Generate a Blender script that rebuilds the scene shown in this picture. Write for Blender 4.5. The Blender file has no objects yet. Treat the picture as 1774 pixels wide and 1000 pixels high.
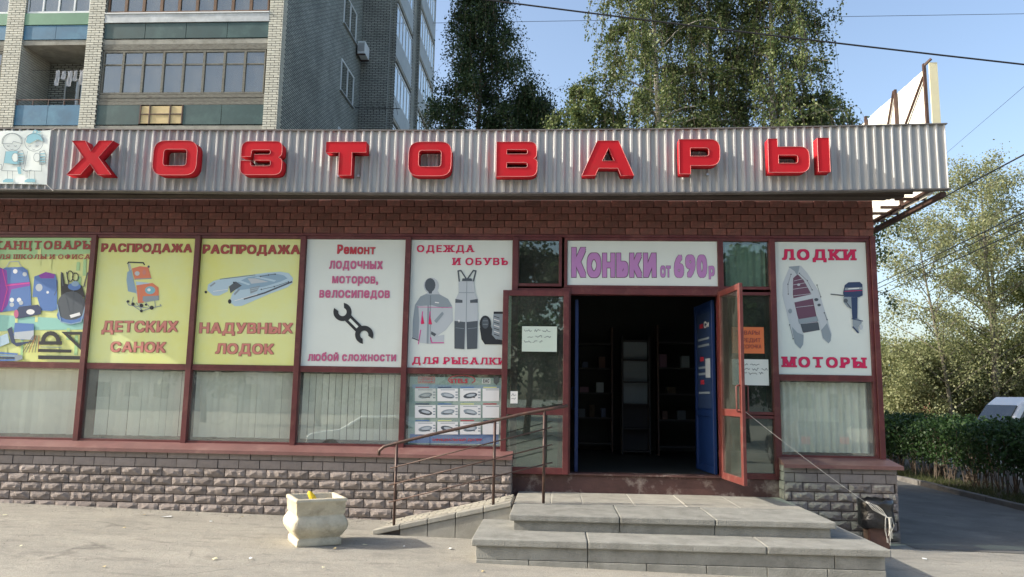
import bpy, bmesh, math, random
import numpy as np
from mathutils import Vector, Matrix
R = math.radians
rnd = random.Random(7)
SC = bpy.context.scene
COL = SC.collection

# ---------------------------------------------------------------- camera
F, YAW, PITCH, ROLL, D, EYE = 1331.0, R(3.242), R(7.97), R(0.968), 11.7, 1.9
def cam_axes():
    cy, sy, cp, sp, cr, sr = math.cos(YAW), math.sin(YAW), math.cos(PITCH), math.sin(PITCH), math.cos(ROLL), math.sin(ROLL)
    f = Vector((-sy*cp, cy*cp, sp)); r = Vector((cy, sy, 0)); u = r.cross(f)
    return cr*r+sr*u, -sr*r+cr*u, f
RT, UP, FW = cam_axes()
cd = bpy.data.cameras.new('camera'); cam = bpy.data.objects.new('camera', cd); COL.objects.link(cam)
cd.sensor_width = 36; cd.lens = F/1774*36; cd.clip_end = 3000; cd.clip_start = .05
m = Matrix((RT, UP, -FW)).transposed().to_4x4(); m.translation = (0, -D, EYE)
cam.matrix_world = m
SC.camera = cam
def at(x, y, Y=0.0):
    """survey: photo reading -> point on the vertical plane at distance Y"""
    d = RT*((x-887)/F) + UP*((500-y)/F) + FW
    t = (Y+D)/d.y
    return Vector((d.x*t, Y, EYE+d.z*t))

# ---------------------------------------------------------------- light
SUN_EL, SUN_AZ = R(28.5), R(8.5)        # travelling +x and a little +y
w = bpy.data.worlds.new('World'); SC.world = w; w.use_nodes = True
nt = w.node_tree; nt.nodes.clear()
out = nt.nodes.new('ShaderNodeOutputWorld'); bg = nt.nodes.new('ShaderNodeBackground')
sky = nt.nodes.new('ShaderNodeTexSky'); sky.sky_type = 'NISHITA'; sky.sun_disc = False
sky.sun_elevation = SUN_EL; sky.sun_rotation = R(270-8.5)
sky.air_density = 1.0; sky.dust_density = 3.4; sky.ozone_density = 0.6; sky.altitude = 100
bg.inputs['Strength'].default_value = 0.15
nt.links.new(sky.outputs[0], bg.inputs[0]); nt.links.new(bg.outputs[0], out.inputs[0])
sd = bpy.data.lights.new('sun', 'SUN'); sun = bpy.data.objects.new('sun', sd); COL.objects.link(sun)
sd.energy = 3.2; sd.angle = R(.53); sd.color = (1, .93, .82)
sv = Vector((math.cos(SUN_EL)*math.cos(SUN_AZ), math.cos(SUN_EL)*math.sin(SUN_AZ), -math.sin(SUN_EL)))
sun.rotation_euler = sv.to_track_quat('-Z', 'Y').to_euler()
SC.view_settings.view_transform = 'Standard'; SC.view_settings.look = 'None'
SC.view_settings.exposure = 1.05; SC.view_settings.gamma = 1; SC.view_settings.use_curve_mapping = False
SC.render.engine = 'CYCLES'
SC.cycles.max_bounces = 7; SC.cycles.transparent_max_bounces = 12
SC.cycles.diffuse_bounces = 3; SC.cycles.glossy_bounces = 3

# ---------------------------------------------------------------- materials
def mat(name, col, rough=.7, metal=0., var=.0, vs=3., bump=0., bs=40., orand=0., island=0., spec=.5, stain=None, ss=1.2, stretch=None, col2=None, coat=0.):
    """procedural surface: base colour, noise variation, grain, stains"""
    m = bpy.data.materials.new(name); m.use_nodes = True; n = m.node_tree.nodes; L = m.node_tree.links
    b = n['Principled BSDF']; b.inputs['Roughness'].default_value = rough; b.inputs['Metallic'].default_value = metal
    b.inputs['Specular IOR Level'].default_value = spec; b.inputs['Coat Weight'].default_value = coat
    tc = n.new('ShaderNodeTexCoord'); vec = tc.outputs['Object']
    if stretch:
        mp = n.new('ShaderNodeMapping'); mp.inputs['Scale'].default_value = stretch; L.new(vec, mp.inputs[0]); vec = mp.outputs[0]
    cur = n.new('ShaderNodeRGB'); cur.outputs[0].default_value = (*col, 1); cur = cur.outputs[0]
    def mix(fac, a, bcol):
        x = n.new('ShaderNodeMix'); x.data_type = 'RGBA'; L.new(fac, x.inputs[0]); L.new(a, x.inputs[6])
        if isinstance(bcol, tuple): x.inputs[7].default_value = (*bcol, 1)
        else: L.new(bcol, x.inputs[7])
        return x.outputs[2]
    def ramp(src, lo, hi):
        r = n.new('ShaderNodeMapRange'); r.inputs[1].default_value = lo; r.inputs[2].default_value = hi; L.new(src, r.inputs[0]); return r.outputs[0]
    if var:
        t = n.new('ShaderNodeTexNoise'); t.inputs['Scale'].default_value = vs; t.inputs['Detail'].default_value = 6; t.inputs['Roughness'].default_value = .65; L.new(vec, t.inputs[0])
        c2 = col2 if col2 else tuple(c*(1-var) for c in col)
        cur = mix(ramp(t.outputs[0], .35, .68), cur, c2)
    if stain:
        t = n.new('ShaderNodeTexNoise'); t.inputs['Scale'].default_value = ss; t.inputs['Detail'].default_value = 8; t.inputs['Roughness'].default_value = .7; L.new(vec, t.inputs[0])
        cur = mix(ramp(t.outputs[0], .52, .72), cur, stain)
    if orand or island:
        if orand:
            o = n.new('ShaderNodeObjectInfo').outputs['Random']; a = orand
        else:
            o = n.new('ShaderNodeNewGeometry').outputs['Random Per Island']; a = island
        hs = n.new('ShaderNodeHueSaturation'); r = n.new('ShaderNodeMapRange'); r.inputs[3].default_value = 1-a; r.inputs[4].default_value = 1+a
        L.new(o, r.inputs[0]); L.new(r.outputs[0], hs.inputs['Value']); L.new(cur, hs.inputs['Color']); cur = hs.outputs[0]
    L.new(cur, b.inputs['Base Color'])
    if bump:
        t = n.new('ShaderNodeTexNoise'); t.inputs['Scale'].default_value = bs; t.inputs['Detail'].default_value = 5; L.new(vec, t.inputs[0])
        bp = n.new('ShaderNodeBump'); bp.inputs['Strength'].default_value = min(1, bump); bp.inputs['Distance'].default_value = .02; L.new(t.outputs[0], bp.inputs['Height']); L.new(bp.outputs[0], b.inputs['Normal'])
    return m

def glass_mat(name, tint=(.82, .9, .88), mirror=.05, gain=1.0, wav=.002, dust=1.):
    m = bpy.data.materials.new(name); m.use_nodes = True; n = m.node_tree.nodes; L = m.node_tree.links; n.clear()
    o = n.new('ShaderNodeOutputMaterial'); mx = n.new('ShaderNodeMixShader'); tr = n.new('ShaderNodeBsdfTransparent'); gl = n.new('ShaderNodeBsdfGlossy')
    tr.inputs[0].default_value = (*tint, 1); gl.inputs['Roughness'].default_value = .015; gl.inputs[0].default_value = (.95, 1, .98, 1)
    fr = n.new('ShaderNodeFresnel'); ge = n.new('ShaderNodeNewGeometry'); io = n.new('ShaderNodeMapRange'); io.inputs[3].default_value = 1.5; io.inputs[4].default_value = 1/1.5
    L.new(ge.outputs['Backfacing'], io.inputs[0]); L.new(io.outputs[0], fr.inputs[0])
    ma = n.new('ShaderNodeMath'); ma.operation = 'MULTIPLY_ADD'; ma.inputs[1].default_value = gain; ma.inputs[2].default_value = mirror
    t = n.new('ShaderNodeTexNoise'); t.inputs['Scale'].default_value = 1.3; tc = n.new('ShaderNodeTexCoord'); L.new(tc.outputs['Object'], t.inputs[0])
    bp = n.new('ShaderNodeBump'); bp.inputs['Strength'].default_value = wav; bp.inputs['Distance'].default_value = .3; L.new(t.outputs[0], bp.inputs['Height']); L.new(bp.outputs[0], gl.inputs['Normal'])
    # a film of dust, strengthened as a pale veil that lightens the windows
    df = n.new('ShaderNodeBsdfDiffuse'); df.inputs[0].default_value = (.6, .6, .53, 1); m2 = n.new('ShaderNodeMixShader')
    t2 = n.new('ShaderNodeTexNoise'); t2.inputs['Scale'].default_value = 2.2; t2.inputs['Detail'].default_value = 8; L.new(tc.outputs['Object'], t2.inputs[0])
    mr = n.new('ShaderNodeMapRange'); mr.inputs[1].default_value = .3; mr.inputs[2].default_value = .8; mr.inputs[3].default_value = .06*dust; mr.inputs[4].default_value = .17*dust; L.new(t2.outputs[0], mr.inputs[0])
    L.new(fr.outputs[0], ma.inputs[0]); L.new(ma.outputs[0], mx.inputs[0]); L.new(tr.outputs[0], mx.inputs[1]); L.new(gl.outputs[0], mx.inputs[2])
    L.new(mr.outputs[0], m2.inputs[0]); L.new(mx.outputs[0], m2.inputs[1]); L.new(df.outputs[0], m2.inputs[2]); L.new(m2.outputs[0], o.inputs[0])
    return m

def leaf_mat(name, c1, c2, trans=.3):
    m = bpy.data.materials.new(name); m.use_nodes = True; n = m.node_tree.nodes; L = m.node_tree.links; n.clear()
    o = n.new('ShaderNodeOutputMaterial'); g = n.new('ShaderNodeNewGeometry')
    cr = n.new('ShaderNodeMix'); cr.data_type = 'RGBA'; cr.inputs[6].default_value = (*c1, 1); cr.inputs[7].default_value = (*c2, 1); L.new(g.outputs['Random Per Island'], cr.inputs[0])
    d = n.new('ShaderNodeBsdfPrincipled'); d.inputs['Roughness'].default_value = .5; d.inputs['Specular IOR Level'].default_value = .35; t = n.new('ShaderNodeBsdfTranslucent'); mx = n.new('ShaderNodeMixShader'); mx.inputs[0].default_value = trans
    L.new(cr.outputs[2], d.inputs['Base Color']); L.new(cr.outputs[2], t.inputs[0]); L.new(d.outputs[0], mx.inputs[1]); L.new(t.outputs[0], mx.inputs[2]); L.new(mx.outputs[0], o.inputs[0])
    return m

def brick_mat(name, axis, c1, c2, mortar, bw=.26, rh=.078, ms=.012):
    m = bpy.data.materials.new(name); m.use_nodes = True; n = m.node_tree.nodes; L = m.node_tree.links; b = n['Principled BSDF']; b.inputs['Roughness'].default_value = .85
    tc = n.new('ShaderNodeTexCoord'); sp = n.new('ShaderNodeSeparateXYZ'); cb = n.new('ShaderNodeCombineXYZ'); L.new(tc.outputs['Object'], sp.inputs[0])
    L.new(sp.outputs[axis], cb.inputs[0]); L.new(sp.outputs[2], cb.inputs[1])
    bt = n.new('ShaderNodeTexBrick'); L.new(cb.outputs[0], bt.inputs[0])
    bt.inputs['Color1'].default_value = (*c1, 1); bt.inputs['Color2'].default_value = (*c2, 1); bt.inputs['Mortar'].default_value = (*mortar, 1)
    bt.inputs['Scale'].default_value = 1; bt.inputs['Mortar Size'].default_value = ms; bt.inputs['Brick Width'].default_value = bw; bt.inputs['Row Height'].default_value = rh; bt.inputs['Mortar Smooth'].default_value = .1
    t = n.new('ShaderNodeTexNoise'); t.inputs['Scale'].default_value = .9; t.inputs['Detail'].default_value = 7; L.new(tc.outputs['Object'], t.inputs[0])
    mr = n.new('ShaderNodeMapRange'); mr.inputs[1].default_value = .3; mr.inputs[2].default_value = .75; mr.inputs[3].default_value = 1.08; mr.inputs[4].default_value = .7; L.new(t.outputs[0], mr.inputs[0])
    hs = n.new('ShaderNodeHueSaturation'); L.new(bt.outputs[0], hs.inputs['Color']); L.new(mr.outputs[0], hs.inputs['Value']); L.new(hs.outputs[0], b.inputs['Base Color'])
    bp = n.new('ShaderNodeBump'); bp.invert = True; bp.inputs['Distance'].default_value = .012; L.new(bt.outputs[1], bp.inputs['Height']); L.new(bp.outputs[0], b.inputs['Normal'])
    return m

K = {}
K['red_brick'] = mat('red_brick', (.215, .085, .070), .85, var=.4, vs=8, bump=.5, bs=60, orand=.25, stain=(.12, .07, .06), ss=3)
K['mortar'] = mat('mortar', (.10, .06, .052), .9, var=.3, bump=.3)
K['stone'] = mat('stone', (.29, .25, .225), .9, var=.35, vs=14, bump=.7, bs=70, orand=.17, stain=(.22, .185, .165), ss=4)
K['stone_grey'] = mat('stone_grey', (.26, .23, .215), .9, var=.25, vs=9, bump=.4, bs=80, orand=.12)
K['joint'] = mat('stone_joint', (.10, .085, .075), .95, var=.3)
K['galv'] = mat('galvanised', (.40, .415, .41), .6, metal=0., orand=.05, var=.10, vs=1.6, stain=(.33, .335, .32), ss=.9, stretch=(3, 3, .5))
K['galv_edge'] = mat('weathered_edge', (.2, .19, .18), .7, metal=.3, var=.4, vs=8)
K['soffit'] = mat('soffit_board', (.07, .055, .045), .85, var=.5, vs=3, bump=.2)
K['letter'] = mat('red_acrylic', (.50, .020, .030), .7, var=.15, vs=1.5, spec=.08, stain=(.42, .03, .035), ss=3)
K['letter_trim'] = mat('pale_trim', (.55, .20, .19), .7)
K['frame'] = mat('oxblood_paint', (.125, .026, .027), .45, var=.35, vs=5, bump=.1, bs=30, stain=(.17, .06, .05), ss=4)
K['door_paint'] = mat('brick_red_paint', (.155, .036, .030), .5, var=.35, vs=5, bump=.1, bs=30, stain=(.21, .09, .07), ss=5)
K['sill'] = mat('sill_paint', (.20, .095, .085), .55, var=.3, vs=4, stain=(.27, .15, .13), ss=2)
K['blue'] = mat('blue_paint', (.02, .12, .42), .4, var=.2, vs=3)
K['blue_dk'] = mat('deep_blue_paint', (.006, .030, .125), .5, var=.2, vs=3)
K['concrete'] = mat('step_concrete', (.285, .285, .255), .9, var=.3, vs=4, bump=.6, bs=60, stain=(.15, .148, .13), ss=3.2, orand=.08)
K['concrete_lt'] = mat('pale_concrete', (.36, .345, .295), .88, var=.3, vs=4, bump=.45, bs=90, stain=(.24, .235, .205), ss=2.2, orand=.08)
K['paver'] = mat('paver', (.36, .34, .28), .9, var=.25, vs=9, bump=.4, bs=80, orand=.14)
K['plinth'] = mat('plinth_paint', (.105, .05, .043), .6, var=.4, vs=3, bump=.25, bs=30, stain=(.42, .36, .31), ss=2.6)
K['iron'] = mat('brown_iron', (.085, .05, .04), .5, metal=.2, var=.4, vs=20, bump=.1, stain=(.14, .07, .045), ss=9)
K['steel'] = mat('steel', (.5, .5, .5), .3, metal=.9)
K['urn'] = mat('cream_paint', (.60, .54, .40), .75, var=.22, vs=7, bump=.5, bs=40, stain=(.33, .28, .20), ss=5)
K['soil'] = mat('soil', (.09, .07, .05), .95, var=.5, vs=8, bump=.6, bs=40)
K['yellow'] = mat('yellow_plastic', (.8, .55, .02), .5, var=.1)
K['bag'] = mat('black_bag', (.012, .012, .013), .28, bump=.8, bs=14, spec=.7)
K['kerb_joint'] = mat('pale_joint', (.55, .53, .46), .9)
K['string'] = mat('white_string', (.72, .70, .62), .8)
K['binbrown'] = mat('bin_brown', (.12, .06, .045), .6, var=.4, vs=6)
K['blind'] = mat('blind_fabric', (.90, .90, .80), .8, var=.06, vs=3, orand=.07)
K['curtain'] = mat('curtain', (.88, .88, .80), .85, var=.1, vs=3)
K['blind_dark'] = mat('blind_rail', (.06, .08, .075), .6)
K['glass'] = glass_mat('shop_glass', tint=(.97, 1, .98), gain=1.4, mirror=.06)
K['glass_door'] = glass_mat('door_glass', (.62, .74, .71), gain=1.6, mirror=.05, dust=.35)
K['glass_flat'] = glass_mat('flat_glass', (.5, .56, .6), gain=1.6, mirror=.10)
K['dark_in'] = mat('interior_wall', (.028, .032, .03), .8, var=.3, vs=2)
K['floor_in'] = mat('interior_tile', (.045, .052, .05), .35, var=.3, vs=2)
K['white'] = mat('white_print', (.68, .75, .71), .42, var=.05, vs=1.5)
K['yprint'] = mat('yellow_print', (.70, .73, .22), .42, var=.10, vs=.8, col2=(.68, .76, .38))
K['white2'] = mat('white_paper', (.78, .78, .75), .7)
K['paper_green'] = mat('green_paper', (.55, .66, .58), .7)
K['paper_orange'] = mat('orange_paper', (.80, .20, .07), .7)
for nm, c in dict(ink_brown=(.36, .06, .05), ink_edge=(.20, .05, .03), ink_pinkbrown=(.58, .22, .18), ink_red=(.50, .035, .06), ink_pink=(.52, .12, .25), ink_crimson=(.60, .01, .09), ink_violet=(.46, .22, .50), ink_black=(.015, .02, .025),
                  ink_teal=(.18, .44, .52), ink_line=(.13, .19, .22), ink_navy=(.025, .05, .12), ink_blue=(.08, .19, .46), ink_purple=(.24, .04, .36), ink_sky=(.42, .58, .68), ink_sky2=(.24, .38, .50), ink_orange=(.66, .20, .10),
                  ink_green=(.38, .62, .30), ink_aqua=(.28, .58, .50), ink_grey=(.25, .31, .35), ink_lgrey=(.46, .52, .56), ink_dgrey=(.07, .09, .11), ink_skin=(.72, .70, .66), ink_plum=(.13, .06, .10), ink_white=(.78, .8, .8), ink_magenta=(.62, .05, .30), ink_poster=(.34, .50, .48)).items():
    K[nm] = mat(nm, c, .5)
K['white_brick'] = mat('silicate_brick', (.60, .60, .51), .85, var=.12, vs=6, orand=.10, island=.0, stain=(.40, .40, .35), ss=1.5)
K['white_brick_st'] = mat('silicate_bricks', (.60, .60, .51), .85, var=.12, vs=6, island=.10)
K['pmortar'] = mat('pier_mortar', (.06, .058, .05), .95)
K['side_brick'] = brick_mat('side_brickwork', 1, (.42, .45, .40), (.31, .34, .31), (.045, .05, .045), ms=.015)
K['front_brick'] = brick_mat('front_brickwork', 0, (.42, .44, .39), (.33, .35, .32), (.05, .05, .045), ms=.014)
K['slab'] = mat('slab_concrete', (.36, .36, .31), .9, var=.35, vs=2.5, bump=.2, stain=(.16, .16, .13), ss=1.5)
K['dkgreen'] = mat('dark_green_sheet', (.024, .07, .068), .5, var=.3, vs=2, stain=(.06, .13, .12), ss=1)
K['ltgreen'] = mat('light_green_sheet', (.11, .26, .16), .5, var=.2, vs=1)
K['bluepan'] = mat('blue_sheet', (.028, .15, .26), .5, var=.3, vs=1.5, stain=(.06, .21, .31), ss=1)
K['wood'] = mat('grey_wood', (.21, .21, .175), .85, var=.5, vs=9, bump=.3, stain=(.09, .08, .06), ss=4, stretch=(1, 1, 4))
K['wood_brown'] = mat('brown_wood', (.15, .085, .045), .6, var=.3, vs=6)
K['tin'] = mat('tin_sheet', (.48, .52, .52), .5, metal=.2, var=.3, vs=3, bump=.4, bs=3)
K['card'] = mat('yellow_board', (.62, .50, .26), .8, var=.2, vs=3)
K['apglass'] = glass_mat('flat_window_glass', (.35, .40, .44), gain=2., mirror=.08, wav=.01)
K['net'] = mat('net_curtain', (.34, .34, .37), .9, orand=.55, var=.7, vs=1.4, stretch=(3, 3, .6))
K['pvc'] = mat('white_pvc', (.66, .70, .70), .5)
K['siding'] = mat('grey_siding', (.34, .38, .38), .6, var=.2, vs=1)
K['dark'] = mat('dark_room', (.05, .05, .055), .8)
K['cloth'] = mat('laundry', (.55, .57, .58), .9, var=.2, vs=5)
K['cable'] = mat('cable', (.02, .02, .022), .6)
K['birchbark'] = mat('birch_bark', (.50, .48, .42), .85, var=.75, vs=5, stretch=(1, 1, 4), bump=.2)
K['bark'] = mat('bark', (.13, .10, .075), .9, var=.4, vs=6, bump=.5, bs=15)
K['bark_pale'] = mat('pale_bark', (.17, .155, .115), .9, var=.5, vs=3, bump=.3)
K['birch_leaf'] = leaf_mat('birch_leaf', (.045, .085, .030), (.17, .205, .07))
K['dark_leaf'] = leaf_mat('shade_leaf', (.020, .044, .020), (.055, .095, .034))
K['poplar_leaf'] = leaf_mat('poplar_leaf', (.10, .14, .04), (.25, .27, .09), .4)
K['willow_leaf'] = leaf_mat('willow_leaf', (.16, .19, .08), (.32, .33, .17), .4)
K['hedge_leaf'] = leaf_mat('hedge_leaf', (.018, .045, .014), (.05, .10, .025))
K['grass'] = leaf_mat('grass_blade', (.04, .06, .02), (.10, .11, .04))
K['kerb'] = mat('kerb_stone', (.17, .16, .145), .9, var=.3, vs=4, bump=.4, orand=.12)
K['board'] = mat('white_board', (.80, .80, .72), .6, var=.14, vs=1.2, stain=(.5, .5, .44), ss=1.6, orand=.06)
K['cream'] = mat('cream_sheet', (.72, .68, .45), .6, var=.1)
K['carwhite'] = mat('car_white', (.75, .77, .78), .25, coat=.6)
K['carsilver'] = mat('car_silver', (.80, .82, .82), .3, metal=.0, coat=.6)
K['carblack'] = mat('car_black', (.02, .02, .025), .2, coat=.8)
K['tyre'] = mat('tyre', (.02, .02, .02), .8)
K['rim'] = mat('rim', (.45, .45, .46), .35, metal=.8)
K['carglass'] = mat('car_window', (.02, .025, .03), .05, spec=.9)
K['lampred'] = mat('tail_lamp_red', (.7, .01, .02), .2)
K['house_brick'] = mat('house_brick', (.36, .17, .12), .85, var=.2, vs=3)
K['roof_blue'] = mat('blue_roof', (.20, .34, .48), .5, var=.15)
K['roof_dark'] = mat('dark_roof', (.10, .09, .085), .8, var=.2)
K['panelwall'] = mat('panel_wall', (.45, .43, .38), .85, var=.2, vs=.6)
K['pole'] = mat('pole_concrete', (.35, .34, .32), .9, var=.2)

def ground_mat():
    m = bpy.data.materials.new('asphalt'); m.use_nodes = True; n = m.node_tree.nodes; L = m.node_tree.links; b = n['Principled BSDF']; b.inputs['Roughness'].default_value = .9; b.inputs['Specular IOR Level'].default_value = .25
    tc = n.new('ShaderNodeTexCoord'); v = tc.outputs['Object']
    def noise(s, d=6, r=.6, st=None):
        t = n.new('ShaderNodeTexNoise'); t.inputs['Scale'].default_value = s; t.inputs['Detail'].default_value = d; t.inputs['Roughness'].default_value = r
        if st:
            mp = n.new('ShaderNodeMapping'); mp.inputs['Scale'].default_value = st; mp.inputs['Rotation'].default_value = (0, 0, .25); L.new(v, mp.inputs[0]); L.new(mp.outputs[0], t.inputs[0])
        else: L.new(v, t.inputs[0])
        return t.outputs[0]
    def mr(s, a, b_, c=0., d=1.):
        r = n.new('ShaderNodeMapRange'); r.inputs[1].default_value = a; r.inputs[2].default_value = b_; r.inputs[3].default_value = c; r.inputs[4].default_value = d; L.new(s, r.inputs[0]); return r.outputs[0]
    def mix(f, a, c):
        x = n.new('ShaderNodeMix'); x.data_type = 'RGBA'; L.new(f, x.inputs[0])
        for i, q in ((6, a), (7, c)):
            if isinstance(q, tuple): x.inputs[i].default_value = (*q, 1)
            else: L.new(q, x.inputs[i])
        return x.outputs[2]
    c = mix(mr(noise(.55, 7, .65, (1, 2.2, 1)), .36, .66), (.47, .445, .375), (.345, .33, .28))
    c = mix(mr(noise(1.7, 8, .7, (1, 2.5, 1)), .52, .70, 0, .75), c, (.19, .18, .155))
    c = mix(mr(noise(2.9, 6, .6), .60, .72, 0, .55), c, (.42, .385, .30))
    c = mix(mr(noise(38, 5, .8), .42, .68, 0, .40), c, (.20, .185, .155))
    c = mix(mr(noise(95, 3, .7), .38, .62, 0, .5), c, (.13, .125, .12))
    c = mix(mr(noise(160, 2, .6), .62, .70, 0, .6), c, (.50, .47, .41))
    vo = n.new('ShaderNodeTexVoronoi'); vo.feature = 'DISTANCE_TO_EDGE'; vo.inputs['Scale'].default_value = .45
    wn = n.new('ShaderNodeTexNoise'); wn.inputs['Scale'].default_value = 2.5; wn.inputs['Detail'].default_value = 6; L.new(v, wn.inputs[0])
    ad = n.new('ShaderNodeMixRGB'); ad.inputs[0].default_value = .18; L.new(v, ad.inputs[1]); L.new(wn.outputs[1], ad.inputs[2]); L.new(ad.outputs[0], vo.inputs[0])
    cr = mr(vo.outputs[0], .0, .007, 1, 0)
    mm = n.new('ShaderNodeMath'); mm.operation = 'MULTIPLY'; L.new(cr, mm.inputs[0]); L.new(mr(noise(.8), .50, .6, 0, .5), mm.inputs[1])
    c = mix(mm.outputs[0], c, (.08, .075, .07))
    L.new(c, b.inputs['Base Color'])
    bp = n.new('ShaderNodeBump'); bp.inputs['Distance'].default_value = .012; bp.inputs['Strength'].default_value = .8; L.new(noise(110, 4, .7), bp.inputs['Height'])
    b2 = n.new('ShaderNodeBump'); b2.inputs['Distance'].default_value = .05; b2.inputs['Strength'].default_value = .5; L.new(noise(2.2, 5), b2.inputs['Height']); L.new(bp.outputs[0], b2.inputs['Normal']); L.new(b2.outputs[0], b.inputs['Normal'])
    return m
K['asphalt'] = ground_mat()

# ---------------------------------------------------------------- mesh helpers
class MB:
    def __init__(s): s.v = []; s.f = []
    def add(s, vs, fs):
        o = len(s.v); s.v += [tuple(p) for p in vs]; s.f += [tuple(i+o for i in f) for f in fs]; return s
    def box(s, x0, x1, y0, y1, z0, z1):
        return s.add([(x0, y0, z0), (x1, y0, z0), (x1, y1, z0), (x0, y1, z0), (x0, y0, z1), (x1, y0, z1), (x1, y1, z1), (x0, y1, z1)],
                     [(0, 3, 2, 1), (4, 5, 6, 7), (0, 1, 5, 4), (1, 2, 6, 5), (2, 3, 7, 6), (3, 0, 4, 7)])
    def hexa(s, p): return s.add(p, [(0, 3, 2, 1), (4, 5, 6, 7), (0, 1, 5, 4), (1, 2, 6, 5), (2, 3, 7, 6), (3, 0, 4, 7)])
    def tube(s, pts, r, n=8, cap=True):
        pts = [Vector(p) for p in pts]; k = len(pts); rs = r if isinstance(r, (list, tuple)) else [r]*k; o = len(s.v); pu = None
        for i, p in enumerate(pts):
            d = (pts[min(i+1, k-1)]-pts[max(i-1, 0)]).normalized()
            a = pu if pu else (Vector((0, 0, 1)) if abs(d.z) < .9 else Vector((1, 0, 0)))
            u = (a - d*a.dot(d)).normalized(); pu = u; v_ = d.cross(u)
            for j in range(n):
                t = 2*math.pi*j/n; s.v.append(tuple(p+(u*math.cos(t)+v_*math.sin(t))*rs[i]))
        for i in range(k-1):
            for j in range(n):
                a, b = o+i*n+j, o+i*n+(j+1) % n; s.f.append((a, b, b+n, a+n))
        if cap: s.f.append(tuple(o+j for j in range(n))[::-1]); s.f.append(tuple(o+(k-1)*n+j for j in range(n)))
        return s
    def rings(s, rings, close=True):
        o = len(s.v); n = len(rings[0])
        for r in rings: s.v += [tuple(p) for p in r]
        for i in range(len(rings)-1):
            for j in range(n):
                a, b = o+i*n+j, o+i*n+(j+1) % n; s.f.append((a, b, b+n, a+n))
        if close: s.f.append(tuple(range(o, o+n))[::-1]); s.f.append(tuple(range(o+(len(rings)-1)*n, o+len(rings)*n)))
        return s
    def mesh(s, name, m, smooth=False, bevel=0):
        me = bpy.data.meshes.new(name); me.from_pydata(s.v, [], s.f); me.update()
        bm = bmesh.new(); bm.from_mesh(me)
        if bevel:
            bmesh.ops.bevel(bm, geom=[e for e in bm.edges], offset=bevel, segments=1 if bevel < .012 else 3, affect='EDGES', profile=.6)
        bmesh.ops.recalc_face_normals(bm, faces=bm.faces); bm.to_mesh(me); bm.free()
        if m: me.materials.append(m)
        if smooth:
            for p in me.polygons: p.use_smooth = True
        return me
    def build(s, name, m, parent=None, smooth=False, bevel=0, **kw):
        o = bpy.data.objects.new(name, s.mesh(name, m, smooth, bevel)); COL.objects.link(o)
        if parent: o.parent = parent
        for k, v in kw.items(): o[k] = v
        return o
def B(*a): return MB().box(*a)
def link(name, me, parent=None, **kw):
    o = bpy.data.objects.new(name, me); COL.objects.link(o)
    if parent: o.parent = parent
    for k, v in kw.items(): o[k] = v
    return o
def thing(name, label, cat, loc=(0, 0, 0), group=None):
    o = bpy.data.objects.new(name, None); COL.objects.link(o); o.location = loc; o['label'] = label; o['category'] = cat; o.empty_display_size = .2
    if group: o['group'] = group
    return o
def tag(o, label, cat, group=None):
    o['label'] = label; o['category'] = cat
    if group: o['group'] = group
    return o
def gz(x): return .035-.0195*max(-13, min(13, x))

def curve_mesh(name, splines, extrude, m, conv, res=3):
    """flat outlines (first filled, others holes) extruded; conv maps (u,v,w)->world"""
    c = bpy.data.curves.new(name, 'CURVE'); c.dimensions = '2D'; c.fill_mode = 'BOTH'; c.extrude = extrude
    for sp in splines:
        s = c.splines.new('POLY'); s.points.add(len(sp)-1)
        for i, p in enumerate(sp): s.points[i].co = (p[0], p[1], 0, 1)
        s.use_cyclic_u = True
    o = bpy.data.objects.new('tmp', c); COL.objects.link(o); bpy.context.view_layer.update()
    me = bpy.data.meshes.new_from_object(o.evaluated_get(bpy.context.evaluated_depsgraph_get()))
    bpy.data.objects.remove(o); me.name = name
    for v in me.vertices: v.co = conv(*v.co)
    me.materials.clear(); me.materials.append(m)
    bm = bmesh.new(); bm.from_mesh(me); bmesh.ops.remove_doubles(bm, verts=bm.verts, dist=1e-5); bmesh.ops.recalc_face_normals(bm, faces=bm.faces); bm.to_mesh(me); bm.free()
    return me

# ---- flat print: text and pictures laid on a vertical sheet at depth y
_gl = {}
def glyph(ch):
    """outline mesh of one character; small Cyrillic letters that are small capitals reuse the capital"""
    if ch in _gl: return _gl[ch]
    small = ch in 'вгджзийклмнптцчшщъыьэюяо'
    c = bpy.data.curves.new('lettering', 'FONT'); c.body = ch.upper() if small else ch; c.resolution_u = 3
    o = bpy.data.objects.new('tmp', c); COL.objects.link(o); bpy.context.view_layer.update()
    me = bpy.data.meshes.new_from_object(o.evaluated_get(bpy.context.evaluated_depsgraph_get())); bpy.data.objects.remove(o)
    k = .75 if small else 1.; x0 = min(q.co.x for q in me.vertices)
    v = [((q.co.x-x0)*k*(1.08 if small else 1), q.co.y*k, 0.) for q in me.vertices]; f = [tuple(p.vertices) for p in me.polygons]
    bm = bmesh.new(); bm.from_mesh(me); ed = [(e.verts[0].co*k, e.verts[1].co*k) for e in bm.edges if e.is_boundary]; ed = [((min(p.x, q.x)-x0*k), (max(p.x, q.x)-x0*k), p.y) for p, q in ed if abs(p.y-q.y) < 1e-3]; bm.free()
    _gl[ch] = (v, f, max(q[0] for q in v), ed); return _gl[ch]
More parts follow.
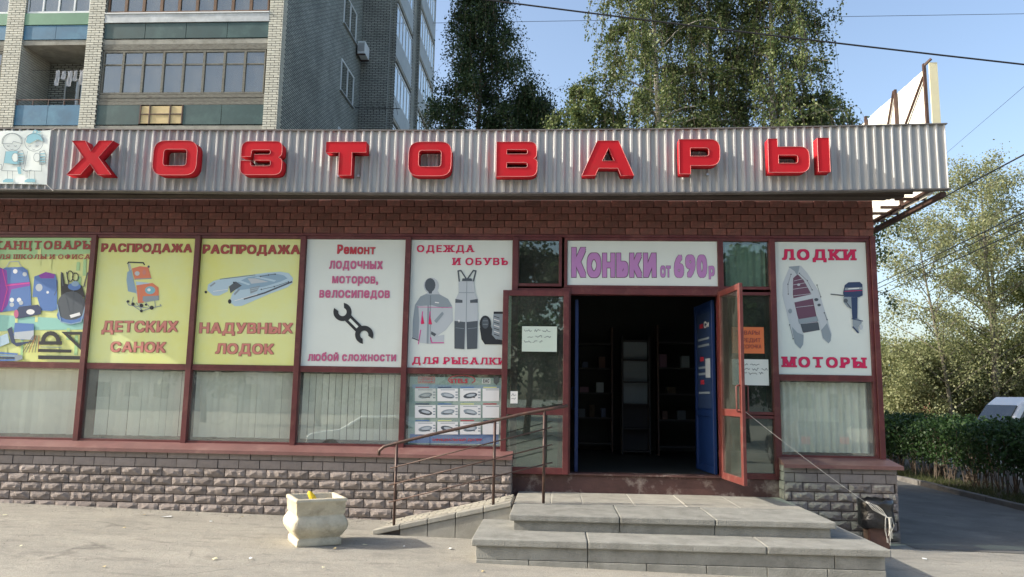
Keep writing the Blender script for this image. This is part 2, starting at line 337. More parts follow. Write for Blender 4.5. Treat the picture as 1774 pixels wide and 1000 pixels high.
def text(s, p0, p1, ztop, y, m, parent=None, off=.02, edge=None, eoff=.018, serif=False, space=1.0, name='lettering'):
    """s set from p0 (left end of the baseline) to p1 (right end), caps reaching ztop above p0; boldness by overprinting"""
    cap = .728; V = []; Fc = []; x = 0.
    for ch in s:
        if ch == ' ': x += .26+off; continue
        v, f, wd, ed = glyph(ch); o = len(V); V += [(q[0]+x, q[1], 0.) for q in v]; Fc += [tuple(i+o for i in q) for q in f]
        if serif:
            for a, b, yy in ed:
                if .07 < b-a < .24 and min(abs(yy), abs(yy-cap)) < .02:
                    h = .075; y0 = yy if yy < cap/2 else yy-h; o = len(V); V += [(a-.085+x, y0, .4), (b+.085+x, y0, .4), (b+.085+x, y0+h, .4), (a-.085+x, y0+h, .4)]; Fc.append((o, o+1, o+2, o+3))
        x += wd+(.075+2*off+(.12 if serif else 0))*space
    x0 = min(q[0] for q in V)-off; x1 = max(q[0] for q in V)+off; W = p1.x-p0.x; H = ztop-p0.z; obs = []; e1 = off; e2 = off+eoff
    ring = lambda e, n: [(e*i, e*j) for i, j in ((-1, -1), (0, -1), (1, -1), (1, 0), (1, 1), (0, 1), (-1, 1), (-1, 0))]
    lay = []
    if edge: lay.append((edge, ring(e2, 8), 0))
    r1 = ring(e1, 8)+([(0, 0)] if e1 > .03 else []); lay.append((m, r1, 12))
    for mm, rg, k0 in lay:
        vs = []; fs = []
        for k, (dx, dy) in enumerate(rg):
            for fi, f in enumerate(Fc):
                o = len(vs); d = .00024*(k+k0)+(fi % 11)*.00002
                for i in f:
                    q = V[i]; u = (q[0]+dx-x0)/(x1-x0); t = (q[1]+dy*.7+off*.7)/(cap+off*1.4); vs.append((p0.x+u*W, y-d-q[2]*.0001, p0.z+(p1.z-p0.z)*u+t*H))
                fs.append(tuple(range(o, o+len(f))))
        me = bpy.data.meshes.new(name); me.from_pydata(vs, [], fs); me.update(); me.materials.append(mm); obs.append(link(name, me, parent))
    return obs
def tx(s, xl, xr, yb, yt, y, *a, yb2=None, **k):
    p0 = at(xl, yb, y); p1 = at(xr, yb if yb2 is None else yb2, y); return text(s, p0, p1, at(xl, yt, y).z, y, *a, **k)
class Pic:
    """flat print picture: fills and strokes, each a hair in front of the last"""
    def __init__(s, y, cv=None): s.y = y; s.k = 0; s.cv = cv or (lambda x, y: (x, y)); s.by = {}
    def _mb(s, m): return s.by.setdefault(m, MB())
    def fill(s, pts, m):
        s.k += 1; y = s.y-.00018*s.k; mb = s._mb(m); ps = [at(*s.cv(*p), y) for p in pts]; mb.add(ps, [tuple(range(len(ps)))])
    def ell(s, cx, cy, rx, ry, m, rot=0, n=16, a0=0, a1=360):
        c, q = math.cos(R(rot)), math.sin(R(rot)); pts = []
        for i in range(n+(a1-a0 < 360)):
            t = R(a0+(a1-a0)*i/n); x, y = rx*math.cos(t), ry*math.sin(t); pts.append((cx+x*c-y*q, cy+x*q+y*c))
        s.fill(pts, m)
    def line(s, pts, wd, m):
        s.k += 1; y = s.y-.00018*s.k; mb = s._mb(m)
        for a, b in zip(pts, pts[1:]):
            dx, dy = b[0]-a[0], b[1]-a[1]; l = math.hypot(dx, dy) or 1; nx, ny = -dy/l*wd/2, dx/l*wd/2; ex, ey = dx/l*wd*.3, dy/l*wd*.3
            s.k += .2; y = s.y-.00018*s.k
            ps = [at(*s.cv(*p), y) for p in ((a[0]+nx-ex, a[1]+ny-ey), (a[0]-nx-ex, a[1]-ny-ey), (b[0]-nx+ex, b[1]-ny+ey), (b[0]+nx+ex, b[1]+ny+ey))]
            mb.add(ps, [(0, 1, 2, 3)])
    def arc(s, cx, cy, rx, ry, a0, a1, wd, m, n=10):
        s.line([(cx+rx*math.cos(R(a0+(a1-a0)*i/n)), cy+ry*math.sin(R(a0+(a1-a0)*i/n))) for i in range(n+1)], wd, m)
    def done(s, name, parent):
        me = bpy.data.meshes.new(name); vs = []; fs = []; mi = []
        for j, (m, mb) in enumerate(s.by.items()):
            o = len(vs); vs += mb.v; fs += [tuple(i+o for i in f) for f in mb.f]; mi += [j]*len(mb.f); me.materials.append(m)
        me.from_pydata(vs, [], fs); me.polygons.foreach_set('material_index', mi); me.update(); return link(name, me, parent)
def zc(ox, oy, s): return lambda x, y: (ox+x/s, oy+y/s)

# ================================================================ SETTING: ground
def build_ground():
    xs = [-600, -200, -60, -25, -13]+[-13+i*.65 for i in range(1, 40)]+[13, 25, 60, 200, 600]
    ys = [-600, -120, -50, -24, -14.2, -13.6]+[-13+i*.5 for i in range(0, 31)]+[4, 7, 12, 20, 30, 60, 200, 900]
    vs = []
    for y in ys:
        for x in xs:
            z = gz(x)
            if y < -14: z -= .38
            elif -13 <= y < -3: z += .008*math.sin(x*1.7+y*.9)+.006*math.sin(x*.6-y*1.9)
            vs.append((x, y, z))
    n = len(xs); fs = [(j*n+i, j*n+i+1, (j+1)*n+i+1, (j+1)*n+i) for j in range(len(ys)-1) for i in range(n-1)]
    MB().add(vs, fs).build('ground', K['asphalt'], smooth=True, kind='structure')
build_ground()
MB().add([(4.9, -.62, gz(4.9)+.006), (9.1, -.62, gz(9.1)+.006), (9.1, 45, gz(9.1)+.006), (4.9, 45, gz(4.9)+.006)], [(0, 1, 2, 3)]).build('side_path_shade', mat('shade_dark_asphalt', (.15, .145, .13), .9, var=.35, vs=1.2, bump=.5, bs=90, stain=(.21, .20, .17), ss=.8), kind='structure')  # darker sheet over the side path, the shade there put into its colour
# soil strip behind the kerb, right of the shop
MB().add([(9.28, -1, gz(9.3)+.03), (13, -1, gz(13)+.05), (60, 60, gz(13)+.08), (9.3, 60, gz(9.3)+.05)], [(0, 1, 2, 3)]).build('soil_verge', K['soil'], kind='structure')
kr = bpy.data.objects.new('kerb', None); COL.objects.link(kr); kr['kind'] = 'structure'
kme = B(-.07, .07, -.49, .49, -.2, .12).mesh('kerb_stone', K['kerb'], bevel=.011)
for i in range(26):
    o = link('kerb_stone', kme, kr); y = -2+i*1.0; o.location = (9.16+.012*math.sin(i*2.1)-.0*(y), y, gz(9.2)+rnd.uniform(-.01, .01)); o.rotation_euler = (0, 0, rnd.uniform(-.012, .012))

# ================================================================ SHOP
shop = thing('shop_building', 'single storey red brick hardware shop with corrugated grey metal fascia and stone base', 'shop')
XL, XR, DEP = -10.6, 4.80, 7.0
SO = 4.93
# body behind the glazing
B(XL, XR, DEP-.3, DEP, -.3, SO).build('rear_wall', K['red_brick'], shop)
B(XL, XL+.25, .24, DEP-.31, -.3, SO).build('side_wall', K['red_brick'], shop)
B(XR-.14, XR, .24, DEP-.31, -.3, SO).build('side_wall', K['red_brick'], shop)
B(XL, XR, .1, DEP, SO+.004, SO+.22).build('roof', K['roof_dark'], shop)
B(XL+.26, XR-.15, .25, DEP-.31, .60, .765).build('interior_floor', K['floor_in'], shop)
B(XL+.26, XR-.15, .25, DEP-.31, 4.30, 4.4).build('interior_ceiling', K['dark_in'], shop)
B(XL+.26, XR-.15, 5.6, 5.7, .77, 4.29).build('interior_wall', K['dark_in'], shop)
# red brick band
B(XL, XR, .012, .24, 4.385, SO).build('mortar_bed', K['mortar'], shop)
bms = []
for k in range(4):
    bms.append(B(-.104, .104, -.05+rnd.uniform(-.003, .003), .005, -.051, .051).mesh('brick', K['red_brick'], bevel=.004))
st = MB(); cnt = 0
for r_ in range(5):
    z = 4.385+.055+r_*.1095; x = XR-.105-(.11 if r_ % 2 else 0)
    if r_ % 2: B(XR-.106, XR, -.05, .005, z-.051, z+.051).build('brick', K['red_brick'], shop)
    while x > XL+.1:
        if cnt < 290 and x > -8.9 and r_ < 5:
            o = link('brick', rnd.choice(bms), shop); o.location = (x, .012+rnd.uniform(-.005, .004), z+rnd.uniform(-.002, .002)); o.rotation_euler = (rnd.uniform(-.02, .02), 0, rnd.uniform(-.006, .006)); cnt += 1
        else: st.box(x-.104, x+.104, -.038, .012, z-.051, z+.051)
        x -= .2195
st.build('brickwork', K['red_brick'], shop, kind='stuff')
# stone base left and right of the entrance
def stone_mesh(wd, h, rough, k):
    nx, nz = 5, 3; g = random.Random(k); vs = []; fs = []
    for j in range(nz+1):
        for i in range(nx+1):
            e = i in (0, nx) or j in (0, nz); d = 0 if e else (g.uniform(.012, .032) if rough else .003)
            vs.append((wd*(i/nx-.5)+(0 if e else g.uniform(-.012, .012)), -d-(g.uniform(0, .007) if rough else .002), h*(j/nz-.5)+(0 if e else g.uniform(-.009, .009))))
    for j in range(nz):
        for i in range(nx):
            a = j*(nx+1)+i; q = (a, a+1, a+nx+2, a+nx+1)
            if rough: fs += [(q[0], q[1], q[2]), (q[0], q[2], q[3])] if g.random() < .5 else [(q[0], q[1], q[3]), (q[1], q[2], q[3])]
            else: fs.append(q)
    o = len(vs); vs += [(-wd/2, .05, -h/2), (wd/2, .05, -h/2), (wd/2, .05, h/2), (-wd/2, .05, h/2)]
    c = [0, nx, (nx+1)*(nz+1)-1, (nx+1)*nz]
    fs += [tuple([o, o+1]+list(range(nx, -1, -1))), tuple([o+2, o+3]+list(range((nx+1)*nz, (nx+1)*(nz+1)))),
           tuple([o+3, o]+[j*(nx+1) for j in range(nz+1)]), tuple([o+1, o+2]+[j*(nx+1)+nx for j in range(nz, -1, -1)])]
    return MB().add(vs, fs).mesh('stone', K['stone'] if rough else K['stone_grey'])
SW, SH, SP = .306, .118, .1295
rough_s = [stone_mesh(SW, SH, True, k) for k in range(9)]; smooth_s = [stone_mesh(SW, SH, False, 50+k) for k in range(2)]
YB = -.25
def base(x0, x1, parent, seed, topz=1.0):
    B(x0+.006, x1-.006, YB+.028, .20, -.35, topz+.01).build('base_core', K['joint'], parent)
    g = random.Random(seed)
    for r_ in range(9):
        z = topz-.045-r_*SP
        if z < gz(x0)-.22: break
        x = x0-(.0, .17, .06, .22)[r_ % 4]*1.0
        while x < x1-.02:
            a, b = max(x, x0), min(x+SW, x1)
            if b-a > .05 and z+.06 > gz((a+b)/2):
                full = b-a > SW-.005
                me = g.choice(smooth_s if r_ < 2 else rough_s) if full else stone_mesh(b-a, SH, r_ >= 2, g.randint(0, 9999))
                zz = z; 
                o = link('stone', me, parent); o.location = ((a+b)/2, YB+(-.035 if r_ >= 6 else 0)+g.uniform(-.004, .004), zz)
                if full and r_ > 1 and g.random() < .5: o.rotation_euler = (0, math.pi, 0)
            x += SW+.0115
base(-9.9, -.62, shop, 3); base(3.30, 4.86, shop, 5, .99)
# side faces of the bases: flat stones turned the corner
for xs_, sg in ((4.86, 1), (3.30, -1), (-.62, 1)):
    for r_ in range(8):
        z = .955-r_*SP; y = YB+.012+(.0 if r_ % 2 else -.0)
        ym = 4.0 if xs_ > 4 else (.19)
        y0 = YB+.002
        while y0 < ym-.03:
            y1 = min(y0+SW*(.5 if (r_ % 2 and y0 == YB+.002) else 1), ym)
            o = link('stone', B(-.012, .012, 0, y1-y0-.008, -SH/2, SH/2).mesh('stone', K['stone'], bevel=.004), shop); o.location = (xs_+sg*.0, y0, z); y0 = y1
# sills
def sill(x0, x1, zt, over):
    mb = MB(); yf = YB-.07
    mb.hexa([(x0, yf, zt-.075), (x1+over, yf, zt-.075), (x1, -.005, zt-.075), (x0, -.005, zt-.075), (x0, yf, zt-.055), (x1+over, yf, zt-.055), (x1, -.005, zt+.035), (x0, -.005, zt+.035)])
    mb.box(x0, x1+over, yf-.004, yf+.012, zt-.105, zt-.0755)
    return mb
sill(-9.9, -.60, 1.085, .0).build('window_sill', K['sill'], shop)
sill(3.28, 4.84, 1.06, .10).build('window_sill', K['sill'], shop)

# frames: every bay a frame with its pane
FR = K['frame']
def bay(x0, x1, z0, z1, y=-.03, dep=.09, wd=.045, glass=K['glass'], pane=True, name='window_frame'):
    """frame members around the clear opening x0..x1, z0..z1"""
    mb = MB(); mb.box(x0-wd, x0, y, y+dep, z0-wd, z1+wd); mb.box(x1, x1+wd, y, y+dep, z0-wd, z1+wd); mb.box(x0, x1, y+.002, y+dep-.002, z0-wd, z0); mb.box(x0, x1, y+.002, y+dep-.002, z1, z1+wd)
    o = mb.build(name, FR, shop, bevel=.003)
    if pane: B(x0-.01, x1+.01, .022, .026, z0-.01, z1+.01).build('pane', glass, o)
    return o
WZ0, WZ1, BZ0, BZ1 = 1.145, 2.215, 2.305, 4.30
bays = [(-10.55, -9.10), (-9.00, -7.40), (-7.31, -5.70), (-5.612, -4.003), (-3.911, -2.333), (-2.250, -.662)]
for i, (a, b) in enumerate(bays):
    bay(a, b, WZ0, WZ1); bay(a, b, BZ0, BZ1, pane=False)
bay(3.34, 4.69, 1.118, 2.195); bay(3.326, 4.69, 2.285, BZ1, pane=False)
# proud vertical mullions hide the double joints
for x in (-10.575, -9.05, -7.355, -5.656, -3.957, -2.2915, -.615):
    B(x-.042, x+.042, -.055, -.0305, 1.10, 4.34).build('mullion', FR, shop, bevel=.003)
for x in (3.283,): B(x-.042, x+.042, -.055, -.0305, .80, 4.34).build('mullion', FR, shop, bevel=.003)
B(4.736, 4.815, -.056, .2, 1.07, 4.38).build('corner_post', FR, shop, bevel=.004)
B(XL, 4.73, -.045, .08, 4.347, 4.384).build('head_rail', FR, shop, bevel=.003)
B(XL, -.60, -.04, .15, 1.02, 1.099).build('bottom_rail', FR, shop); B(3.26, 4.735, -.04, .15, 1.0, 1.072).build('bottom_rail', FR, shop)
# entrance screens
bay(-.56, .055, 3.62, 4.30, glass=K['glass_door']); bay(2.552, 3.235, 3.60, 4.30, glass=K['glass_door']); bay(.184, 2.471, 3.60, 4.30, pane=False)
bay(-.56, .055, 1.75, 3.50, glass=K['glass_door']); bay(-.56, .055, .84, 1.65, glass=K['glass_door'])
bay(2.60, 3.235, 1.73, 3.47, glass=K['glass_door']); bay(2.60, 3.235, .84, 1.63, glass=K['glass_door'])
B(.10, .24, -.06, .12, .78, 3.55).build('door_jamb', FR, shop, bevel=.004); B(2.455, 2.553, -.06, .12, .78, 3.55).build('door_jamb', FR, shop, bevel=.004)
B(.24, 2.455, -.052, .10, 3.455, 3.553).build('door_head', FR, shop, bevel=.004)
B(-.62, 3.30, .0, .25, .28, .755).build('plinth', K['plinth'], shop, bevel=.006)
B(.1, 2.56, -.045, .24, .757, .785).build('threshold', K['plinth'], shop, bevel=.004)
B(2.50, 3.30, -.03, .1, .757, .795).build('bottom_rail', FR, shop); B(-.62, .09, -.03, .1, .757, .795).build('bottom_rail', FR, shop)

# ---- blinds and curtains behind the lower glass
def blind(x0, x1, label, seed, gap=()):
    t = thing('vertical_blind', label, 'blind', (x0, .12, 2.2), 'vertical blinds behind the shop windows'); g = random.Random(seed)
    me = B(-.046, .046, -.002, .002, -1.0, 0).mesh('slat', K['blind']); n = int((x1-x0)/.097)
    for i in range(n):
        if i in gap: continue
        o = link('slat', me, t); o.location = ((i+.5)*(x1-x0)/n, g.uniform(-.004, .004), g.uniform(-.01, .0)); o.rotation_euler = (0, g.uniform(-.006, .006), R(g.uniform(14, 24)))
    B(0, x1-x0, -.02, .02, .01, .04).build('head_rail', K['blind_dark'], t)
    return t
bl = ['grey green vertical blind in the leftmost shop window under the school supplies banner', 'vertical blind with a dark gap near its right end, below the stroller sale banner',
      'closed vertical blind in the window below the inflatable boat sale banner', 'vertical blind in the window below the spanner banner, silver car mirrored over it']
for i, (a, b) in enumerate(bays[1:5]): blind(a+.02+(.12 if i == 1 else 0)*1, b-.02, bl[i], 20+i, gap=((15,) if i == 1 else ()))
blind(-10.5, -9.12, 'vertical blind behind the shop window at the far left end', 31)
B(bays[0][0], 4.6, .45, .5, .78, 2.3).build('inner_screen', K['dark_in'], shop) if False else None
def curtain(x0, x1, z0, z1, y, label, amp=.03, wl=.11):
    n = int((x1-x0)/.016); vs = []; ph = 0; g = random.Random(int(x0*50))
    for i in range(n+1):
        x = x0+(x1-x0)*i/n; ph += .016/wl*2*math.pi*g.uniform(.6, 1.5); yy = y+amp*math.sin(ph)
        vs += [(x, yy, z0), (x+.004*math.sin(i), yy*1.0, z1)]
    fs = [(2*i, 2*i+2, 2*i+3, 2*i+1) for i in range(n)]
    o = MB().add(vs, fs).build('curtain', K['curtain'], smooth=True); return tag(o, label, 'curtain')
curtain(3.36, 4.67, 1.15, 2.18, .14, 'pale pleated curtain in the window below the boats and motors banner')
curtain(2.62, 3.22, 3.62, 4.28, .14, 'pale curtain behind the small pane right of the skates sign', .02)

# ---- fascia
def fz(x): return (.0019 if x > -1 else .0009)*(x+1)**2
def fascia():
    prof = [(0, 0), (.046, 0), (.077, -.036), (.100, -.036), (.1215, 0)]
    pts = []; x = XL-.2
    while x < 5.45:
        for dx, dy in prof[:-1]: pts.append((x+dx, -1.0+dy))
        x += .1215
    pts = [p for p in pts if p[0] < 5.455]+[(5.46, -1.0)]
    allp = pts; st_ = 40; g = random.Random(6)
    for c0_ in range(0, len(allp)-1, st_):
        pts = allp[c0_:c0_+st_+1]; vs = []; fs = []; n = len(pts); dy = g.uniform(-.004, .004); ja = [(x+(g.uniform(-.003, .003) if 0 < i < n-1 else 0), y+dy) for i, (x, y) in enumerate(pts)]; zb = [g.uniform(-.006, .004)]*n
        for o_ in (0, .004):
            for i, (x, y) in enumerate(ja):
                for z in (4.782+fz(x)+zb[i], 5.25+fz(x), 5.702+fz(x)): vs.append((x, y+o_+(g.uniform(-.003, .003) if z == 5.25+fz(x) else 0), z))
        for i in range(n-1):
            for j in (0, 1): fs += [(i*3+j, i*3+3+j, i*3+4+j, i*3+1+j), (n*3+i*3+j, n*3+i*3+1+j, n*3+i*3+4+j, n*3+i*3+3+j)]
            fs += [(i*3, 3*n+i*3, 3*n+i*3+3, i*3+3), (i*3+2, i*3+5, 3*n+i*3+5, 3*n+i*3+2)]
        MB().add(vs, fs).build('fascia_sheet', K['galv'], shop)
    for nm, z0, z1, y0, y1 in (('fascia_cap', 5.700, 5.716, -1.045, -.93), ('fascia_bottom_rail', 4.762, 4.780, -1.043, -.92)):
        mb = MB(); xs_ = [XL-.2+i*.8 for i in range(21)]; xs_ = [x for x in xs_ if x < 5.4]+[5.47]
        rg = [[(x, y0, z0+fz(x)), (x, y1, z0+fz(x)), (x, y1, z1+fz(x)), (x, y0, z1+fz(x))] for x in xs_]
        mb.rings(rg).build(nm, K['galv_edge'], shop)
fascia()
B(XL, 4.98, -.96, -.055, SO, SO+.05).build('soffit', K['soffit'], shop); B(XL, 5.02, -.62, -.50, 4.84, SO-.002).build('soffit_beam', K['soffit'], shop); B(XL, 4.95, -.40, -.30, 4.88, SO-.002).build('soffit_beam', K['soffit'], shop)
B(XL, 5.0, -.93, -.90, 4.80, 5.68).build('fascia_backing', K['soffit'], shop)
B(5.385, 5.455, -.915, 6.5, 4.765, 4.835).build('side_rail', K['iron'], shop)
for y in (-.4, .1, .5, 1.0, 1.6, 3): B(4.98, 5.41, y-.02, y+.02, 4.845, 4.885).build('side_bracket', K['iron'], shop)

# ---- signboard standing on the right edge of the roof
sb = thing('roof_signboard', 'white sheet signboard seen edge on, rising above the right end of the roof', 'signboard', (5.335, -.88, 4.85))
y = -.86; g = random.Random(4)
while y < 7:
    o = link('panel', B(.0, .012, 0, .485, -.0, 1.86).mesh('panel', K['board'], bevel=.003), sb); o.location = (-.016+g.uniform(-.004, .004), y+.9, g.uniform(-.02, .012)); y += .495
B(.0, .115, -.03, -.012, .5, 1.90).build('front_return', K['cream'], sb)
for yy in (.0, .95, 2.1, 3.6): B(-.065, -.03, yy, yy+.045, 0, 1.9).build('post', K['iron'], sb)
for a, b in ((.04, 1.0), (1.0, 1.5)): MB().tube([(-.05, a+.02, 1.72 if a < .5 else 1.9), (-.05, b+.1, .9 if a < .5 else .86)], .018, 6).build('brace', K['iron'], sb)
MB().tube([(-.05, .02, 1.87), (.03, -.04, 1.95)], .022, 6).build('brace', K['iron'], sb)
B(-.065, .0, .0, 7.5, .02, .06).build('rail', K['iron'], sb)

# ---- big red letters
def rc(pts, rad=None, seg=5):
    """polygon (u,v,r) with rounded corners"""
    o = []; n = len(pts)
    for i in range(n):
        p = pts[i]; r = p[2] if len(p) > 2 else 0
        if not r: o.append(Vector((p[0], p[1]))); continue
        c = Vector(p[:2]); a = (Vector(pts[i-1][:2])-c); b = (Vector(pts[(i+1) % n][:2])-c); rr = min(r, a.length*.5, b.length*.5); a = a.normalized()*rr; b = b.normalized()*rr
        for k in range(seg+1):
            t = k/seg; o.append(c+a*(1-t)**2+b*t**2)
    return o
G = {
 'Х': (1.34, [[(0, 0), (.42, 0), (.68, .32), (.93, 0), (1.34, 0), (.91, .51), (1.30, 1), (.88, 1), (.66, .69), (.47, 1), (.07, 1), (.46, .51)]]),
 'О': (1.28, [[(0, 0, .32), (1.28, 0, .32), (1.28, 1, .32), (0, 1, .32)], [(.30, .27, .1), (.98, .27, .1), (.98, .75, .1), (.30, .75, .1)]]),
 'З': (1.27, [[(0, .54), (.30, .54), (.32, .74, .06), (.90, .74, .07), (.90, .605, .07), (.40, .605), (.40, .43), (.92, .43, .07), (.92, .26, .07), (.32, .26, .06), (.30, .42), (0, .42), (0, 0, .28), (1.27, 0, .30), (1.27, .45, .12), (1.15, .52), (1.25, .59, .12), (1.25, 1, .30), (0, 1, .26)]]),
 'Т': (1.22, [[(.41, 0), (.80, 0), (.80, .68), (1.22, .68), (1.22, 1), (0, 1), (0, .68), (.41, .68)]]),
 'В': (1.22, [[(0, 0), (1.22, 0, .26), (1.22, .46, .12), (1.12, .52), (1.20, .58, .12), (1.20, 1, .24), (0, 1)], [(.31, .645), (.93, .645, .07), (.93, .775, .07), (.31, .775)], [(.31, .25), (.93, .25, .08), (.93, .40, .08), (.31, .40)]]),
 'А': (1.56, [[(0, 0), (.40, 0), (.50, .21), (1.08, .21), (1.17, 0), (1.56, 0), (1.10, 1), (.46, 1)], [(.61, .42), (.97, .42), (.80, .79)]]),
 'Р': (1.23, [[(0, 0), (.34, 0), (.34, .24), (1.23, .24, .28), (1.23, 1, .28), (0, 1)], [(.34, .51), (.90, .51, .09), (.90, .75, .09), (.34, .75)]]),
 'Ь': (1.22, [[(0, 0), (1.22, 0, .28), (1.22, .76, .26), (.28, .76), (.28, 1), (0, 1)], [(.30, .27), (.88, .27, .08), (.88, .51, .08), (.30, .51)]]),
 'І': (.34, [[(0, 0), (.34, 0), (.34, 1), (0, 1)]]),
}
YF, LD = -1.225, .17
sign = thing('shop_letter_sign', 'row of large red three dimensional Cyrillic letters across the corrugated fascia', 'shop sign', (0, YF, 5.0))
LT = [('Х', 115, 193, 303, 244), ('О', 263, 339, 303.5, 244), ('З', 415.5, 487.5, 303, 245), ('Т', 562.5, 632.5, 304, 246), ('О', 707, 781, 305, 246), ('В', 859.4, 930.5, 306, 246), ('А', 1008, 1098.5, 304.5, 244), ('Р', 1177, 1248, 301.6, 241.5), ('Ь', 1332, 1403, 299, 240.5), ('І', 1418, 1438.5, 298, 239)]
for ch, xa, xb, yb, yt in LT:
    p, q = at(xa, yb, YF), at(xb, yb, YF); H = at((xa+xb)/2, yt, YF).z-at((xa+xb)/2, yb, YF).z; wid, sp = G[ch]; k = (q.x-p.x)/wid; zb = at((xa+xb)/2, yb, YF).z
    polys = [rc([(u[0]*k, u[1]*H) + ((u[2]*H,) if len(u) > 2 else ()) for u in s]) for s in sp]
    me = curve_mesh('letter', polys, LD/2, K['letter'], lambda u, v, w_: (p.x+u, YF+LD/2-w_-sign.location.y, zb+v-sign.location.z))
    lt = link('letter', me, sign)
    lt['label'] = 'red letter %s' % ch
    mb = MB()
    for pl in polys: 
        pts = [(p.x+a.x, -.004, zb+a.y-sign.location.z) for a in pl]; mb.tube(pts+[pts[0]], .0042, 4, False)
    mb.build('trim', K['letter_trim'], lt)
    for uu in (.25, .75):
        B(p.x+uu*k*wid-.015, p.x+uu*k*wid+.015, LD+.001, .222, H*.5+zb-5.0-.015-.2, H*.5+zb-5.0+.015-.2).build('bracket', K['steel'], lt)

# ================================================================ BANNERS
def banner(xs, z0, z1, m, label, y=.0):
    x0, x1 = xs
    t = thing('banner', label, 'banner', (0, 0, 0)); B(x0+.004, x1-.004, .002, .02, z0+.004, z1-.004).build('panel', m, t); return t
PY = -.001
yl = dict(off=.042, eoff=.022)
b1 = banner(bays[1], BZ0, BZ1, K['yprint'], 'yellow and green school supplies banner with backpacks and rulers printed on it')
b2 = banner(bays[2], BZ0, BZ1, K['yprint'], 'yellow sale banner picturing a red child sledge stroller')
b3 = banner(bays[3], BZ0, BZ1, K['yprint'], 'yellow sale banner picturing a blue grey inflatable boat')
b4 = banner(bays[4], BZ0, BZ1, K['white'], 'white repair service banner with a black spanner')
b5 = banner(bays[5], BZ0, BZ1, K['white'], 'white clothing banner picturing a grey fishing suit and boots')
b6 = banner((.184, 2.471), 3.60, 4.30, K['white'], 'wide white sign with violet lettering above the open doorway')
b7 = banner((3.326, 4.69), 2.285, BZ1, K['white'], 'white banner picturing an inflatable boat and an outboard motor, right of the doorway')
Z5 = zc(0, 330, 3.03); Z6 = zc(320, 330, 3.03); Z7 = zc(680, 380, 2.5); Z8 = zc(960, 380, 2.083); Z9 = zc(1320, 380, 3.333)
# 2, 3
tx('РАСПРОДАЖА', 175, 332, 436.5, 422, PY-.001, K['ink_brown'], b2, yb2=437.5, edge=K['ink_edge'], **yl)
tx('ДЕТСКИХ', 176, 308, 575.5, 556, PY-.001, K['ink_pinkbrown'], b2, yb2=576, edge=K['ink_edge'], **yl)
tx('САНОК', 191, 287, 610, 592, PY-.001, K['ink_pinkbrown'], b2, yb2=611, edge=K['ink_edge'], **yl)
tx('РАСПРОДАЖА', 351, 519, 439.5, 424, PY-.001, K['ink_brown'], b3, yb2=440.5, edge=K['ink_edge'], **yl)
tx('НАДУВНЫХ', 345, 507, 577.5, 559, PY-.001, K['ink_pinkbrown'], b3, yb2=578.5, edge=K['ink_edge'], **yl)
tx('ЛОДОК', 373, 474, 613, 595, PY-.001, K['ink_pinkbrown'], b3, yb2=614, edge=K['ink_edge'], **yl)
# 4
for s, xl, xr, yb, yt, mm in (('Ремонт', 584, 650, 440, 424, 'ink_red'), ('лодочных', 570, 663, 466, 447.5, 'ink_pink'), ('моторов,', 575, 655, 491, 474.5, 'ink_pink'), ('велосипедов', 553, 675, 516, 498.5, 'ink_pink'), ('любой сложности', 533, 686, 625.5, 610, 'ink_pink')):
    tx(s, xl, xr, yb, yt, PY-.001, K[mm], b4, off=.048, yb2=yb+.8, space=1.06, edge=K['ink_edge'] if mm == 'ink_red' else None, eoff=.01)
p = Pic(PY, Z6)
def wrench(p):
    m = K['ink_black']; a = (828, 638); b = (942, 758)
    for (cx, cy), op in ((a, -118), (b, 62)):
        r1, r2 = 48, 22; pts = []
        for i in range(25):
            t = R(op+36+(288)*i/24); pts.append((cx+r1*math.cos(t), cy+r1*math.sin(t)))
        ii = []
        for i in range(13):
            t = R(op-36-14+(-260)*i/12); ii.append((cx+r2*math.cos(t), cy+r2*math.sin(t)))
        n = len(pts)
        for i in range(24):
            t0 = R(op+36+288*i/24); t1 = R(op+36+288*(i+1)/24)
            q0 = R(op+50+260*i/24); q1 = R(op+50+260*(i+1)/24)
            p.fill([(cx+r1*math.cos(t0), cy+r1*math.sin(t0)), (cx+r1*math.cos(t1), cy+r1*math.sin(t1)), (cx+r2*math.cos(q1), cy+r2*math.sin(q1)), (cx+r2*math.cos(q0), cy+r2*math.sin(q0))], m)
    p.line([(853, 665), (918, 731)], 44, m); p.line([(868, 680), (904, 716)], 15, K['white'])
wrench(p); p.done('picture', b4)
# 5
tx('ОДЕЖДА', 722, 822, 437, 425, PY-.001, K['ink_crimson'], b5, off=.03, serif=True); tx('И ОБУВЬ', 783, 880, 459.5, 447, PY-.001, K['ink_crimson'], b5, off=.03, serif=True)
tx('ДЛЯ РЫБАЛКИ', 714, 877, 630.5, 618.5, PY-.001, K['ink_crimson'], b5, off=.03, yb2=632, serif=True)
p = Pic(PY, Z7); g1, g2, g3, g0 = K['ink_grey'], K['ink_lgrey'], K['ink_dgrey'], K['ink_black']
p.fill([(97, 370), (120, 335), (150, 320), (200, 322), (240, 345), (258, 375), (262, 440), (230, 480), (195, 505), (224, 500), (222, 538), (165, 540), (120, 535), (112, 520), (86, 512), (88, 440)], g2)
p.fill([(97, 372), (120, 335), (150, 322), (200, 324), (240, 345), (258, 378), (215, 385), (170, 372), (120, 376)], g1)
p.fill([(97, 372), (112, 376), (116, 440), (112, 520), (86, 510), (88, 440)], g1)
p.ell(168, 288, 33, 35, g2); p.fill([(150, 300), (190, 300), (205, 325), (150, 325)], g2); p.ell(163, 285, 23, 30, g3); p.fill([(150, 300), (174, 300), (170, 322), (158, 322)], g3)
p.line([(156, 330), (152, 536)], 9, g1); p.line([(165, 330), (163, 536)], 1.5, g3)
